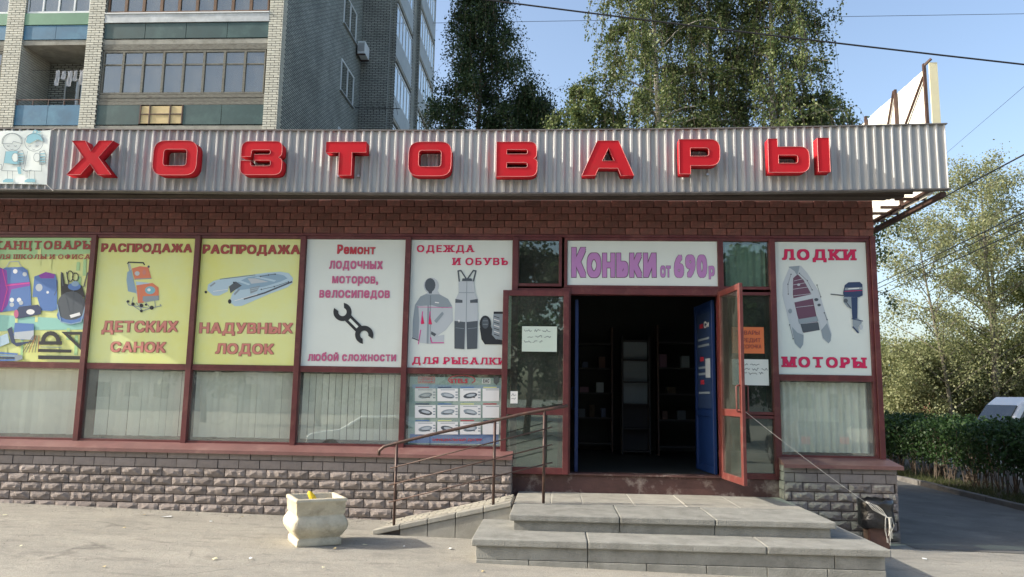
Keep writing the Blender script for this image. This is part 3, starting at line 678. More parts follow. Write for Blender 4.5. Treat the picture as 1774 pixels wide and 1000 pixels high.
for a in ([(130, 400), (124, 450), (132, 452)], [(163, 400), (158, 450), (170, 454)], [(122, 480), (112, 540)], [(165, 512), (170, 535), (222, 535)]): p.line(a, 4, K['ink_magenta'])
p.fill([(130, 415), (138, 452), (124, 455)], K['ink_crimson']); p.fill([(162, 415), (171, 455), (156, 455)], K['ink_crimson'])
p.line([(108, 330+50), (258, 383)], 2, K['ink_magenta']); p.fill([(168, 485), (190, 497), (182, 508), (166, 498)], g3); p.line([(86, 514), (112, 524)], 5, g3); p.line([(185, 360), (200, 362)], 4, K['ink_white'])
p.fill([(180, 440), (215, 400), (222, 410), (190, 450)], g1)
p.fill([(286, 268), (352, 268), (358, 320), (368, 345), (370, 440), (366, 560), (322, 563), (318, 450), (312, 563), (268, 560), (268, 440), (272, 350), (286, 318)], g2)
p.fill([(268, 440), (315, 445), (311, 563), (268, 560)], g3); p.fill([(320, 445), (369, 440), (366, 560), (323, 563)], g3)
p.line([(289, 268), (284, 224), (296, 222), (322, 262)], 6, g3); p.line([(350, 268), (361, 224), (350, 222), (322, 262)], 6, g3); p.fill([(303, 256), (342, 256), (346, 268), (300, 268)], g3)
p.fill([(272, 345), (303, 350), (303, 362), (272, 362)], g3); p.fill([(336, 350), (369, 345), (369, 362), (336, 362)], g3); p.line([(322, 268), (319, 445)], 3, g1); p.line([(288, 318), (354, 318)], 3, g1); p.fill([(283, 436), (292, 436), (288, 448)], K['ink_white'])
p.line([(274, 470), (310, 474)], 2, g1); p.line([(326, 474), (366, 470)], 2, g1)
p.ell(402, 453, 25, 36, g0); p.fill([(378, 470), (425, 462), (455, 520), (480, 525), (480, 542), (400, 542), (385, 520)], g0); p.fill([(438, 402), (480, 402), (480, 520), (448, 520), (430, 500)], g1); p.fill([(438, 400), (478, 400), (478, 410), (438, 410)], g0)
for i in range(7): p.line([(440, 420+i*13), (462, 428+i*13)], 3, K['ink_white'] if i % 2 else g0)
p.ell(402, 450, 15, 24, g3); p.line([(392, 440), (412, 440)], 2, g1); p.line([(392, 455), (412, 455)], 2, g1)
p.done('picture', b5)
# 6
tx('К', 990, 1015, 480.5, 429, PY-.001, K['ink_violet'], b6, off=.065, edge=K['ink_plum'], eoff=.02); tx('оньки', 1017, 1137, 480.5, 427, PY-.001, K['ink_violet'], b6, off=.06, edge=K['ink_plum'], eoff=.022); tx('от', 1144, 1162, 480.5, 455, PY-.001, K['ink_violet'], b6, off=.055, edge=K['ink_plum'], eoff=.022)
tx('690', 1168, 1225, 481, 439.5, PY-.001, K['ink_violet'], b6, off=.055, edge=K['ink_plum'], eoff=.014, space=1.05); tx('р', 1228, 1238, 478, 456, PY-.001, K['ink_violet'], b6, off=.05, edge=K['ink_plum'], eoff=.022)
# 7
tx('ЛОДКИ', 1355, 1484, 450.5, 432, PY-.001, K['ink_crimson'], b7, off=.045, yb2=451, serif=True, edge=K['ink_plum'], eoff=.012); tx('МОТОРЫ', 1354, 1502, 636, 618, PY-.001, K['ink_crimson'], b7, off=.045, yb2=638, serif=True, edge=K['ink_plum'], eoff=.012)
p = Pic(PY, Z9)
p.fill([(160, 272), (225, 268), (262, 310), (330, 420), (372, 560), (402, 660), (398, 700), (385, 718), (350, 690), (330, 600), (290, 440), (240, 350), (206, 318), (182, 350), (176, 440), (205, 560), (242, 670), (238, 720), (222, 748), (190, 720), (160, 610), (118, 440), (120, 370)], K['ink_lgrey'])
p.fill([(180, 340), (206, 318), (240, 350), (290, 440), (332, 640), (240, 656), (205, 560), (178, 440)], K['ink_plum'])
p.fill([(152, 275), (218, 268), (212, 300), (203, 325), (188, 300)], K['ink_grey'])
for y, xa, xb in ((352, 186, 236), (375, 182, 250), (400, 180, 262), (438, 182, 282), (505, 198, 298), (600, 222, 326)): p.line([(xa, y+4), (xb, y-8)], 2.5, K['ink_lgrey'])
p.fill([(176, 458), (290, 432), (300, 456), (180, 482)], K['ink_lgrey']); p.fill([(208, 578), (318, 560), (326, 588), (214, 604)], K['ink_grey']); p.fill([(222, 604), (326, 596), (334, 640), (236, 654)], g3)
p.fill([(172, 620), (206, 655), (240, 668), (238, 722), (222, 748), (190, 715)], g1); p.fill([(342, 640), (376, 600), (400, 668), (396, 702), (384, 716), (352, 684)], g1)
for a in ([(168, 318), (150, 375), (152, 432)], [(216, 312), (262, 355), (290, 408)], [(318, 380), (340, 448)], [(160, 610), (180, 690)], [(360, 540), (376, 580)]):
    p.line(a, 2, g3)
    for q in a: p.ell(q[0], q[1], 4, 4, g3, n=8)
p.ell(314, 464, 12, 9, g3); p.ell(330, 495, 10, 8, g3); p.ell(163, 530, 11, 14, g1); p.ell(212, 378, 9, 7, K['ink_lgrey'])
nv = K['ink_navy']
p.fill([(478, 380), (500, 364), (565, 362), (580, 376), (582, 440), (560, 450), (474, 448), (468, 425)], nv); p.fill([(480, 396), (578, 392), (580, 404), (478, 410)], K['ink_grey']); p.line([(500, 402), (560, 398)], 5, K['ink_white']); p.line([(478, 416), (580, 411)], 3, K['ink_crimson'])
p.line([(398, 433), (478, 441)], 6, g3); p.fill([(470, 448), (552, 450), (552, 570), (574, 590), (576, 600), (556, 620), (560, 655), (548, 655), (526, 625), (518, 520), (492, 505), (470, 478)], g1)
p.fill([(515, 450), (552, 450), (550, 575), (522, 575)], nv); p.ell(572, 622, 9, 17, K['ink_lgrey']); p.line([(520, 575), (582, 588)], 5, nv); p.ell(484, 470, 12, 12, g3); p.line([(488, 480), (512, 512)], 6, g3); p.line([(526, 622), (556, 655)], 8, nv)
p.done('picture', b7)
# stroller on 2
p = Pic(PY, Z5); rd = K['ink_orange']; tl = K['ink_sky2']
p.line([(670, 385), (676, 377), (752, 380), (758, 390)], 7, g0); p.line([(680, 385), (700, 480), (742, 620)], 6, K['ink_lgrey']); p.line([(672, 385), (690, 470), (690, 520)], 4, g1)
p.fill([(668, 430), (690, 415), (705, 490), (716, 540), (672, 530), (664, 470)], tl)
p.fill([(692, 410), (735, 398), (778, 404), (796, 465), (740, 462), (706, 470)], rd); p.line([(708, 466), (794, 462)], 5, g1)
p.fill([(712, 478), (790, 486), (780, 496), (716, 498)], K['ink_sky']); p.fill([(716, 498), (800, 486), (832, 510), (834, 575), (760, 584), (752, 590), (724, 592)], rd); p.fill([(750, 556), (834, 552), (834, 576), (768, 586), (748, 582)], g1)
p.ell(788, 524, 27, 21, K['ink_teal']); p.ell(782, 522, 9, 8, K['ink_white']); p.ell(720, 436, 13, 12, K['ink_lgrey']); p.ell(757, 430, 9, 14, K['ink_pinkbrown']); p.ell(780, 400, 6, 6, g3); p.line([(735, 500), (730, 590)], 4, K['ink_pinkbrown'])
for a in ([(664, 582), (676, 602), (780, 618), (820, 612), (846, 606), (840, 598)], [(700, 560), (690, 600), (742, 634), (800, 616)], [(716, 590), (742, 625)], [(765, 588), (795, 625)], [(812, 580), (816, 612)]): p.line(a, 3.5, g1)
for x, y, r_ in ((672, 583, 7), (698, 597, 9), (742, 604, 10), (742, 633, 8), (796, 616, 11), (766, 600, 6)): p.ell(x, y, r_, r_, g0, n=10)
p.done('picture', b2)
# inflatable on 3
p = Pic(PY, Z6); s1, s2 = K['ink_sky'], K['ink_sky2']
p.fill([(118, 525), (122, 495), (150, 476), (200, 462), (330, 446), (430, 432), (500, 427), (545, 434), (568, 460), (566, 486), (540, 508), (440, 545), (300, 606), (262, 608), (236, 585), (248, 545), (268, 520), (232, 500), (226, 530), (180, 552), (150, 552)], s1)
p.fill([(240, 500), (330, 456), (470, 436), (520, 446), (540, 462), (500, 480), (420, 505), (300, 522), (268, 520), (240, 535)], s2)
p.fill([(268, 478), (300, 500), (268, 520), (240, 540), (232, 505)], g3); p.fill([(270, 476), (335, 498), (345, 492), (288, 470)], s1); p.fill([(365, 456), (470, 480), (480, 472), (385, 452)], s1); p.fill([(330, 462), (370, 462), (440, 480), (350, 490)], K['ink_lgrey'])
p.line([(312, 570), (420, 538), (562, 480)], 8, g3); p.ell(236, 583, 9, 12, g0); p.ell(111, 534, 7, 7, g0); p.line([(136, 502), (158, 486)], 8, g1); p.line([(262, 545), (286, 520)], 9, g1)
for a in ([(402, 520), (470, 505), (545, 480)], [(398, 452), (440, 444), (475, 440)]):
    p.line(a, 2.5, g3); [p.ell(q[0], q[1], 4, 4, g3, n=8) for q in a]
p.line([(185, 466), (370, 444)], 2.5, g3); p.fill([(342, 512), (396, 500), (380, 528), (345, 542)], g1); p.line([(345, 518), (388, 510)], 2, s1); p.line([(345, 528), (384, 518)], 2, s1); p.line([(150, 530), (225, 520)], 3, K['ink_white']); p.line([(262, 580), (380, 545)], 3, K['ink_white']); p.ell(258, 484, 5, 5, g0, n=8)
p.done('picture', b3)
# school supplies on 1
p = Pic(PY, Z5); gr, aq, bu, pu = K['ink_green'], K['ink_aqua'], K['ink_blue'], K['ink_purple']
LX = -250
p.fill([(LX, 250), (488, 247), (484, 330), (LX, 385)], gr); p.fill([(LX, 640), (120, 660), (462, 680), (458, 730), (60, 735), (LX, 760)], aq); p.fill([(LX, 480), (-60, 470), (40, 560), (LX, 600)], gr)
g = random.Random(2)
for i in range(26):
    x = g.uniform(LX, 470); y = g.uniform(255, 890); w_ = g.uniform(8, 20); h = g.uniform(40, 110); xx = min(x, 455-w_); y2 = min(y+h, 895); p.fill([(xx, y), (xx+w_, y), (xx+w_-4, y2), (xx-4, y2)], gr if i % 2 else K['yprint'])
p.fill([(180, 452), (240, 432), (290, 440), (302, 480), (298, 625), (270, 634), (215, 630), (195, 560), (170, 560)], bu); p.fill([(202, 445), (240, 428), (288, 440), (284, 462), (214, 462)], pu)
p.ell(205, 510, 18, 20, K['ink_lgrey']); p.ell(250, 535, 7, 7, K['ink_white']); p.line([(296, 470), (300, 520), (285, 550)], 3, g3)
p.line([(35, 400), (50, 375), (95, 372), (112, 400)], 4, K['ink_lgrey']); p.fill([(0, 420), (30, 404), (120, 402), (145, 420), (160, 500), (165, 620), (60, 632), (0, 640), (-120, 640), (-150, 470), (-80, 420)], bu)
p.fill([(-150, 420), (0, 405), (35, 420), (40, 490), (155, 480), (158, 500), (60, 520), (40, 600), (10, 640), (-150, 640)], pu); p.line([(30, 500), (155, 486)], 7, K['ink_magenta']); p.line([(12, 415), (38, 520), (10, 630)], 5, K['ink_magenta'])
for x, y in ((62, 575), (100, 575), (62, 600), (80, 425), (130, 440), (110, 590)): p.ell(x, y, 12, 12, K['ink_white'] if (x+y) % 2 else K['ink_lgrey'], n=10)
p.fill([(75, 645), (100, 610), (200, 600), (218, 620), (214, 650), (100, 672), (80, 672)], K['ink_navy']); p.ell(160, 638, 22, 14, K['ink_white']); p.ell(85, 648, 12, 22, K['ink_pink'])
p.fill([(320, 560), (318, 440), (330, 430), (340, 490), (400, 500), (430, 500), (446, 560)], g0); p.ell(375, 600, 74, 70, g3); p.ell(372, 655, 74, 46, bu); p.ell(372, 640, 66, 40, g3)
for a in ([(322, 430), (330, 500)], [(350, 430), (362, 500)], [(460, 432), (440, 505)], [(454, 540), (430, 620)], [(385, 520), (380, 640)], [(345, 560), (365, 650)]): p.line(a, 6, g3)
p.arc(368, 450, 16, 28, 0, 360, 5, g0); p.arc(396, 455, 16, 22, 0, 360, 5, g0); p.ell(390, 505, 34, 20, bu); p.ell(395, 490, 20, 14, tl); p.fill([(365, 655), (418, 640), (424, 655), (372, 670)], K['ink_white']); p.line([(300, 600), (320, 690), (372, 702), (425, 690), (450, 600)], 6, K['ink_sky2'])
p.fill([(78, 695), (178, 700), (176, 780), (110, 785), (70, 760)], bu); p.fill([(75, 745), (178, 735), (176, 785), (75, 780)], K['ink_lgrey']); p.fill([(38, 730), (62, 715), (80, 800), (180, 790), (90, 820), (60, 800)], K['ink_navy']); p.fill([(-40, 780), (40, 750), (50, 800), (-20, 830)], K['ink_sky'])
for i, c in enumerate((bu, tl, K['ink_navy'], bu)): p.line([(-30, 850+i*14), (90, 860+i*10)], 9, c)
p.fill([(75, 862), (115, 865), (120, 885), (80, 898)], g1)
for i in range(6): p.line([(175+i*6, 762), (120+i*16, 850)], 3, (K['ink_plum'], g3, K['ink_brown'])[i % 3])
p.fill([(204, 792), (326, 792), (326, 810), (204, 810)], g0)
p.arc(266, 792, 40, 42, 180, 360, 22, g0); p.fill([(200, 832), (376, 836), (374, 852), (200, 848)], g0); p.fill([(200, 866), (432, 870), (428, 889), (200, 886)], g0)
p.fill([(322, 742), (440, 742), (438, 758), (372, 758)], g0); p.fill([(322, 742), (346, 742), (436, 830), (434, 848)], g0); p.fill([(420, 745), (440, 745), (436, 845), (416, 828)], g0)
p.line([(214, 822), (322, 824)], 3, g1)
p.done('picture', b1)
tx('КАНЦТОВАРЫ', -13, 161, 432.5, 418, PY-.006, K['ink_brown'], b1, off=.03, yb2=432, serif=True, edge=K['ink_edge'], eoff=.012); tx('ДЛЯ ШКОЛЫ И ОФИСА', -14, 157, 449, 441, PY-.006, K['ink_brown'], b1, off=.02, serif=True)
# catalogue poster in the window under the clothing banner
ct = thing('catalogue_poster', 'blue green catalogue poster with rows of small boat pictures in the window', 'poster')
c0, c1 = at(713, 650, .03), at(860, 768, .03)
B(-2.205, -.70, .027, .031, 1.165, 2.17).build('sheet', K['ink_poster'], ct)
PY2 = .0255; p = Pic(PY2, Z7)
p.fill([(75, 930), (460, 930), (460, 975), (75, 968)], K['ink_blue']); p.fill([(85, 715), (470, 720), (470, 735), (85, 732)], K['ink_sky2']); p.fill([(110, 682), (184, 682), (184, 710), (110, 710)], K['ink_pinkbrown']); p.fill([(113, 685), (181, 685), (181, 707), (113, 707)], K['ink_poster'])
p.arc(300, 696, 58, 20, 150, 400, 5, K['ink_red']); p.fill([(388, 690), (424, 690), (424, 712), (388, 712)], K['ink_white']); p.fill([(438, 680), (462, 680), (462, 705), (450, 718), (438, 708)], g3)
for j, (ya, yb) in enumerate(((733, 788), (805, 860), (877, 932))):
    for i, xa in enumerate((97, 194, 292, 390)):
        xb = min(xa+90, 462); p.fill([(xa, ya), (xb, ya), (xb, yb), (xa, yb)], K['ink_white']); p.line([(xa+15, ya+6), (min(xa+75, xb-2), ya+6)], 3, g1)
        p.line([(xa+4, ya-5), (min(xa+60, xb), ya-5)], 4, (K['ink_red'], K['ink_navy'], K['ink_blue'], K['yprint'])[(i+j) % 4])
        cx, cy = xa+45, (ya+yb)/2+3; rt = 12 if (i+j) % 2 else -10
        if cx+32 < 462:
            p.ell(cx, cy, 31, 12, (g1, g3, K['ink_grey'])[(i*2+j) % 3], rot=rt, n=12); p.ell(cx+2, cy-1, 20, 6, K['ink_lgrey'], rot=rt, n=10); p.line([(cx-22, cy+5), (cx+20, cy+9)], 3, g0)
            for q in range(3): p.line([(xb-10, ya+16+q*12), (xb-3, ya+16+q*12)], 5, g1)
p.done('picture', ct)
def small(s, xl, xr, yb, yt, m, par=ct, y=PY2-.0065, **k): tx(s, xl, xr, yb, yt, y, m, par, **k)
small('STELS', 780, 810, 664, 656, K['ink_red'], off=.04); small('СДЕЛАНО', 726, 751, 658.5, 654.5, K['ink_red'], off=.0); small('В РОССИИ', 727, 751, 662.5, 660, K['ink_red'], off=.0); small('ЕАС', 837, 848, 663, 657, g0, off=.02)
small('ОФИЦИАЛЬНЫЙ ДИЛЕР', 749, 835, 764, 760, K['ink_red'], off=.02)

# cloth banner with two drawn schoolchildren, tied to the fascia
kb = thing('cloth_banner', 'white cloth banner with two line drawn children with satchels, left end of the fascia', 'banner')
YK = -1.06; a0, a1 = at(-60, 227, YK), at(88, 225.5, YK); c0, c1 = at(-60, 317, YK), at(81, 320, YK)
vs = []; nx, nz = 14, 8
for j in range(nz+1):
    for i in range(nx+1):
        u, v = i/nx, j/nz; q = a0.lerp(a1, u).lerp(c0.lerp(c1, u), v); vs.append((q.x, YK+.006*math.sin(u*9+v*4)*(v > 0), q.z-.012*math.sin(u*math.pi*4)**2*(v == 0)))
MB().add(vs, [(j*(nx+1)+i, j*(nx+1)+i+1, (j+1)*(nx+1)+i+1, (j+1)*(nx+1)+i) for j in range(nz) for i in range(nx)]).build('cloth', K['white'], kb, smooth=True)
p = Pic(YK-.009, zc(0, 0, 2.858)); ln, te = K['ink_line'], K['ink_teal']
def kid(p, dx, hat):
    P = lambda q: [(a+dx, b) for a, b in q]
    if hat: p.fill(P([(132, 705), (140, 672), (170, 656), (205, 665), (216, 700), (190, 690), (150, 712)]), te); p.line(P([(168, 655), (175, 646), (190, 650), (182, 660), (205, 652)]), 5, te)
    p.arc(60+dx+ (112 if hat else 0), 705, 46, 44, 0, 360, 2.2, ln, 18)
    ox = 112 if hat else 0
    if not hat: p.arc(60+dx, 700, 50, 40, 180, 360, 2.5, ln, 12); p.line(P([(10, 700), (10, 712), (60, 712), (66, 700), (110, 712), (110, 700)]), 2.2, ln)
    q = lambda a: [(x+ox+dx, y) for x, y in a]
    p.line(q([(34, 722), (40, 725), (46, 722)]), 3, ln); p.line(q([(70, 722), (76, 725), (82, 722)]), 3, ln); p.line(q([(52, 738), (58, 741), (66, 738)]), 2, ln)
    if not hat: p.fill(q([(28, 750), (88, 748), (94, 815), (20, 808)]), te)
    p.line(q([(28, 750), (18, 812), (8, 845), (98, 848), (92, 750)]), 2.2, ln)
    p.ell(75+ox+dx, 780, 17, 22, K['white']); p.arc(75+ox+dx, 780, 17, 22, 0, 360, 2, ln)
    p.line(q([(88, 752), (112, 745), (120, 770), (116, 812), (88, 815), (88, 752)]), 2.5, ln)
    for k in range(4): p.line(q([(92, 762+k*13), (114, 762+k*13)]), 5, te)
    p.line(q([(38, 848), (36, 888)]), 2, ln); p.line(q([(62, 848), (62, 888)]), 2, ln); p.fill(q([(14, 895), (30, 885), (66, 887), (66, 902), (14, 903)]), te)
    if hat: p.fill(P([(88, 828), (106, 825), (110, 862), (94, 862)]), te); p.line(P([(108, 832), (130, 850), (160, 842)]), 2.2, ln)
kid(p, 0, False); kid(p, -4, True); p.line([(0, 815), (8, 815), (8, 838), (0, 838)], 2, ln); p.done('picture', kb)
MB().tube([at(88, 226, YK), at(96, 223, YK)], .004, 5).build('tie', K['string'], kb); MB().tube([at(81, 320, YK), at(92, 331, YK)], .004, 5).build('tie', K['string'], kb)

# ================================================================ DOORS
def leaf(wd, z0, z1, zr, loc, rot, pm, label, gl=K['glass_door'], hs=None, name='door'):
    s = .085; mb = MB(); T = .025
    mb.box(0, s, -T, T, 0, z1-z0); mb.box(wd-s, wd, -T, T, 0, z1-z0)
    for a, b in ((0, s+.01), (zr-z0-.05, zr-z0+.05), (z1-z0-s, z1-z0)): mb.box(s, wd-s, -T+.002, T-.002, a, b)
    o = mb.build(name, pm, shop, bevel=.004); o.location = loc; o.rotation_euler = (0, 0, rot); o['label'] = label
    for a, b in ((s+.01, zr-z0-.05), (zr-z0+.05, z1-z0-s)): B(s-.005, wd-s+.005, -.003, .003, a-.005, b+.005).build('pane', gl, o)
    if hs:
        for sd in hs:
            zc_ = zr-z0; x = wd-.045; y = sd*(T+.055)
            MB().tube([(x, sd*T, zc_+.02), (x, y-sd*.012, zc_+.02), (x, y, zc_+.035), (x, y, zc_+.36), (x, y-sd*.012, zc_+.375), (x, sd*T, zc_+.375)], .011, 8).build('handle', pm if pm is not K['blue'] else K['blue'], o, smooth=True)
    return o
# left leaf folded back flat against the screen
leaf(1.005, .77, 3.50, 1.68, (.215, -.10, 0+.77), math.pi, FR, 'dark red door leaf folded back against the screen'); 
leaf(.965, .72, 3.47, 1.68, (2.475, -.045, .76), R(-84.5), K['door_paint'], 'brick red door leaf standing open', hs=(1, -1))
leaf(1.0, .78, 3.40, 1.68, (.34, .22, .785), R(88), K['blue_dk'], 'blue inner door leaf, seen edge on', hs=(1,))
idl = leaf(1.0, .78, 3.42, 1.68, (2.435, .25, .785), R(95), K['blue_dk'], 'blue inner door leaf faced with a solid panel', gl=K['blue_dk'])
B(.12, .88, .004, .012, .98, 2.48).build('poster', K['ink_navy'], idl)
for z_ in (1.35, 1.72, 2.25): B(.5, .7, .0125, .015, z_, z_+.07).build('red_mark', K['ink_red'], idl)
for z_ in (1.2, 1.5, 1.6, 1.95, 2.05): B(.2, .8, .0125, .015, z_, z_+.035).build('print_line', K['ink_grey'], idl)
B(.15, .4, .0125, .016, 1.45, 1.75).build('label', K['ink_lgrey'], idl)
text('Си', Vector((.45, 0, 2.24)), Vector((.18, 0, 2.24)), 2.34, .02, K['ink_white'], idl, off=.04)
# paper notices on the glass
def notice(x0, x1, y0, y1, Y, m, label, lines, seed, ink=None):
    a, b = at(x0, y1, Y), at(x1, y0, Y); t = thing('notice', label, 'notice'); B(a.x, b.x, Y, Y+.0015, a.z, b.z).build('sheet', m, t); g = random.Random(seed); p = Pic(Y-.0008)
    for (ya, xs_) in lines:
        x = xs_[0]; pts = []
        while x < xs_[1]: pts.append((x, ya+g.uniform(-2.2, 2.2))); x += g.uniform(1.2, 2.8)
        k = 0
        while k < len(pts)-3: n_ = g.randint(4, 9); p.line(pts[k:k+n_], .75, ink or K['ink_dgrey']); k += n_+1
    p.done('handwriting', t)['kind'] = 'stuff'; return t
notice(904, 965, 566, 609, -.132, K['paper_green'], 'pale green handwritten notice on the folded back door pane', [(573, (908, 960)), (583, (914, 962)), (592, (908, 950))], 1)
notice(884, 897, 678, 699, -.132, K['white2'], 'small paper slip low in the folded back door pane', [(684, (886, 895)), (690, (886, 895))], 2)
nt1 = notice(1268, 1323, 567, 612, .018, K['paper_orange'], 'orange paper notice on the side glass right of the open door', [], 3)
for s, ya, xa, xb in (('ТОВАРЫ', 580, 1275, 1316), ('КРЕДИТ', 593, 1280, 1318), ('РАССРОЧКА', 604, 1278, 1319)): tx(s, xa, xb, ya, ya-7, .0165, K['ink_brown'], nt1, off=.01)
notice(1269, 1331, 623, 667, .018, K['white2'], 'white handwritten notice under the orange one', [(631, (1275, 1320)), (640, (1288, 1330)), (647, (1282, 1322))], 4, K['ink_black'])

# ---- interior
def rack(x0, x1, y0, y1, z1, label, n=5):
    t = thing('shelf_rack', label, 'shelves', (x0, y0, .767))
    for i in range(n): B(0, x1-x0, 0, y1-y0, (z1-.77)*(i+.3)/n, (z1-.77)*(i+.3)/n+.03).build('shelf', K['dark'], t)
    for x in (0, x1-x0-.03): B(x, x+.03, -.004, y1-y0, 0, z1-.77).build('upright', K['iron'], t)
    return t
rack(.45, 1.25, 4.9, 5.3, 3.4, 'dark shelf rack deep inside the shop, left of the stand-in cabinet'); rack(2.1, 3.4, 4.2, 4.6, 3.4, 'long shelf rack deep inside the shop, behind the blue panel')
cab = thing('standin_cabinet', 'stand-in cabinet with shelves at the back of the shop, its paler back in place of a bright window', 'cabinet', (1.42, 4.3, .767))
B(0, .52, .3, .34, 0, 1.0).build('base', K['dark'], cab); B(0, .52, .3, .34, 1.01, 2.33).build('back', K['ink_grey'], cab); B(-.03, 0, -.01, .34, 0, 2.4).build('side', K['dark'], cab); B(.52, .55, -.01, .34, 0, 2.4).build('side', K['dark'], cab)  # paler upper back stands in for a lit window at the rear
for z in (.05, .5, 1.0, 1.45, 1.9, 2.3): B(.0, .52, 0, .30, z, z+.025).build('shelf', K['dark'], cab)
g = random.Random(9); cols = [K['ink_dgrey'], K['soil'], K['ink_navy'], K['ink_plum'], K['ink_grey'], K['binbrown']]
for i, (xx, zz) in enumerate([(.52, 1.12), (.75, 1.12), (1.0, 1.12), (.55, 1.65), (.9, 1.65), (2.2, 1.12), (2.5, 1.12), (2.3, 1.65), (.6, 2.2), (2.15, 2.2), (2.6, 2.2), (.95, 2.2)]):
    w_ = g.uniform(.1, .2); h = g.uniform(.1, .28); yy = 4.95 if xx < 1.3 else 4.25; rk = (.77+2.63*.3/5, .77+2.63*1.3/5, .77+2.63*2.3/5, .77+2.63*3.3/5)[1 if zz < 1.5 else 2 if zz < 2 else 3]+.031
    tag(B(xx, xx+w_, yy, yy+.2, rk, rk+h).build('goods_box', cols[i % 6], bevel=.004), '%s box, %s shelf of the %s rack in the shop, %s' % (('dark grey', 'earthy', 'navy', 'plum', 'grey', 'brown')[i % 6], 'lower' if zz < 1.5 else 'middle' if zz < 2 else 'upper', 'left' if xx < 1.3 else 'right', 'left end' if xx in (.52, .55, .6, 2.2, 2.3, 2.15) else 'right end' if xx in (1.0, .9, .95, 2.6) else 'mid shelf'), 'box', 'boxed goods on the shelves')

# ================================================================ STEPS, RAMP, RAILING
stp = thing('entrance_steps', 'two wide grey concrete steps with overhanging nosings before the shop door', 'steps', (0, 0, 0))
UZ, LZ = .508, .319; ux0, ux1, uyf = -.52, 3.29, -2.30; lx0, lx1, lyf = -.91, 3.66, -2.87
j1, j2 = at(1074, 893, -2.3).x, at(1240, 898, -2.3).x; k1, k2 = at(1018.5, 936, -2.87).x, at(1329, 945, -2.87).x
def slab(a, b, y0, y1, z0, z1, nm='tread', bev=.016, m=None): return B(a+.004, b-.004, y0+.003, y1-.003, z0, z1).build(nm, m or K['concrete'], stp, bevel=bev)
for a, b in ((ux0, j1), (j1, j2), (j2, ux1)): slab(a, b, uyf, -1.25, UZ-.075, UZ)
for a, b in ((ux0+.05, j1), (j1, j2), (j2, ux1-.05)): slab(a, b, uyf+.06, -1.3, LZ-.02, UZ-.078, 'riser', .004)
tj = [at(x, 868, -1.25).x for x in (955, 1010, 1100, 1190, 1283)]
tj = [ux0]+sorted(tj)+[ux1]; 
slab(ux0, tj[1], -1.25, -.01, UZ-.07, UZ-.002, 'paving_slab', .008, K['concrete_lt'])
for a, b in zip(tj[1:], tj[2:]):
    slab(a, b, -1.25, -.01, UZ-.07, UZ+rnd.uniform(-.004, .003), 'paving_slab', .008, K['concrete_lt'])
for x_ in tj[1:-1]: B(x_-.004, x_+.004, -1.26, -.02, UZ-.06, UZ-.0035).build('joint', K['kerb_joint'], stp)
B(ux0+.01, ux1-.01, -1.2545, -1.2455, UZ-.06, UZ-.006).build('joint', K['joint'], stp)
B(ux0+.07, ux1-.07, uyf+.12, -.005, -.2, UZ-.08).build('core', K['concrete'], stp)
for a, b in ((lx0, k1), (k1, k2), (k2, lx1)): slab(a, b, lyf, -2.0, LZ-.08, LZ)
slab(3.10, lx1, -2.0, -.35, LZ-.08, LZ-.003); slab(lx0, -.45, -2.0, -1.44, LZ-.08, LZ-.003)
for a, b in ((lx0+.05, k1), (k1, at(1447, 975, -2.83).x), (at(1447, 975, -2.83).x, lx1-.05)): slab(a, b, lyf+.05, -2.1, .095, LZ-.083, 'riser', .004)
bj = [lx0+.05]+[at(x, 985, -2.85).x for x in (916, 1018, 1121, 1225, 1330, 1435)]+[lx1-.05]
for a, b in zip(bj, bj[1:]): slab(a, b, lyf+.035, -2.1, -.12, .091, 'footing_stone', .004)
slab(lx1-.4, lx1-.05, -2.09, -.36, -.12, LZ-.083, 'riser', .004); slab(lx0+.05, lx0+.3, -2.09, -1.45, -.12, LZ-.083, 'riser', .004)

rp = thing('access_ramp', 'paved ramp with pale kerb climbing along the stone base to the landing', 'ramp', (0, 0, 0))
rx0, rx1, ry = -2.30, -.54, -1.42
def rz(x): return gz(rx0)+.03+(UZ-gz(rx0)-.03)*(x-rx0)/(rx1-rx0)
MB().hexa([(rx0, ry+.03, -.1), (rx1, ry+.03, -.1), (rx1, YB-.06, -.1), (rx0, YB-.06, -.1), (rx0, ry+.03, rz(rx0)-.04), (rx1, ry+.03, rz(rx1)-.04), (rx1, YB-.06, rz(rx1)-.04), (rx0, YB-.06, rz(rx0)-.04)]).build('core', K['joint'], rp)
ang = math.atan2(UZ-rz(rx0), rx1-rx0); pv = B(-.096, .096, -.046, .046, -.03, .03).mesh('paver', K['paver'], bevel=.004)
r_ = 0; y = ry+.20
while y < YB-.1:
    x = rx0+.05+(.1 if r_ % 2 else 0)
    while x < rx1-.08:
        o = link('paver', pv, rp); o.location = (x+.03, y, rz(x+.03)-.030+rnd.uniform(-.003, .003)); o.rotation_euler = (rnd.uniform(-.02, .02), -ang, rnd.uniform(-.02, .02)); x += .201*math.cos(ang)
    y += .1005; r_ += 1
n = 5
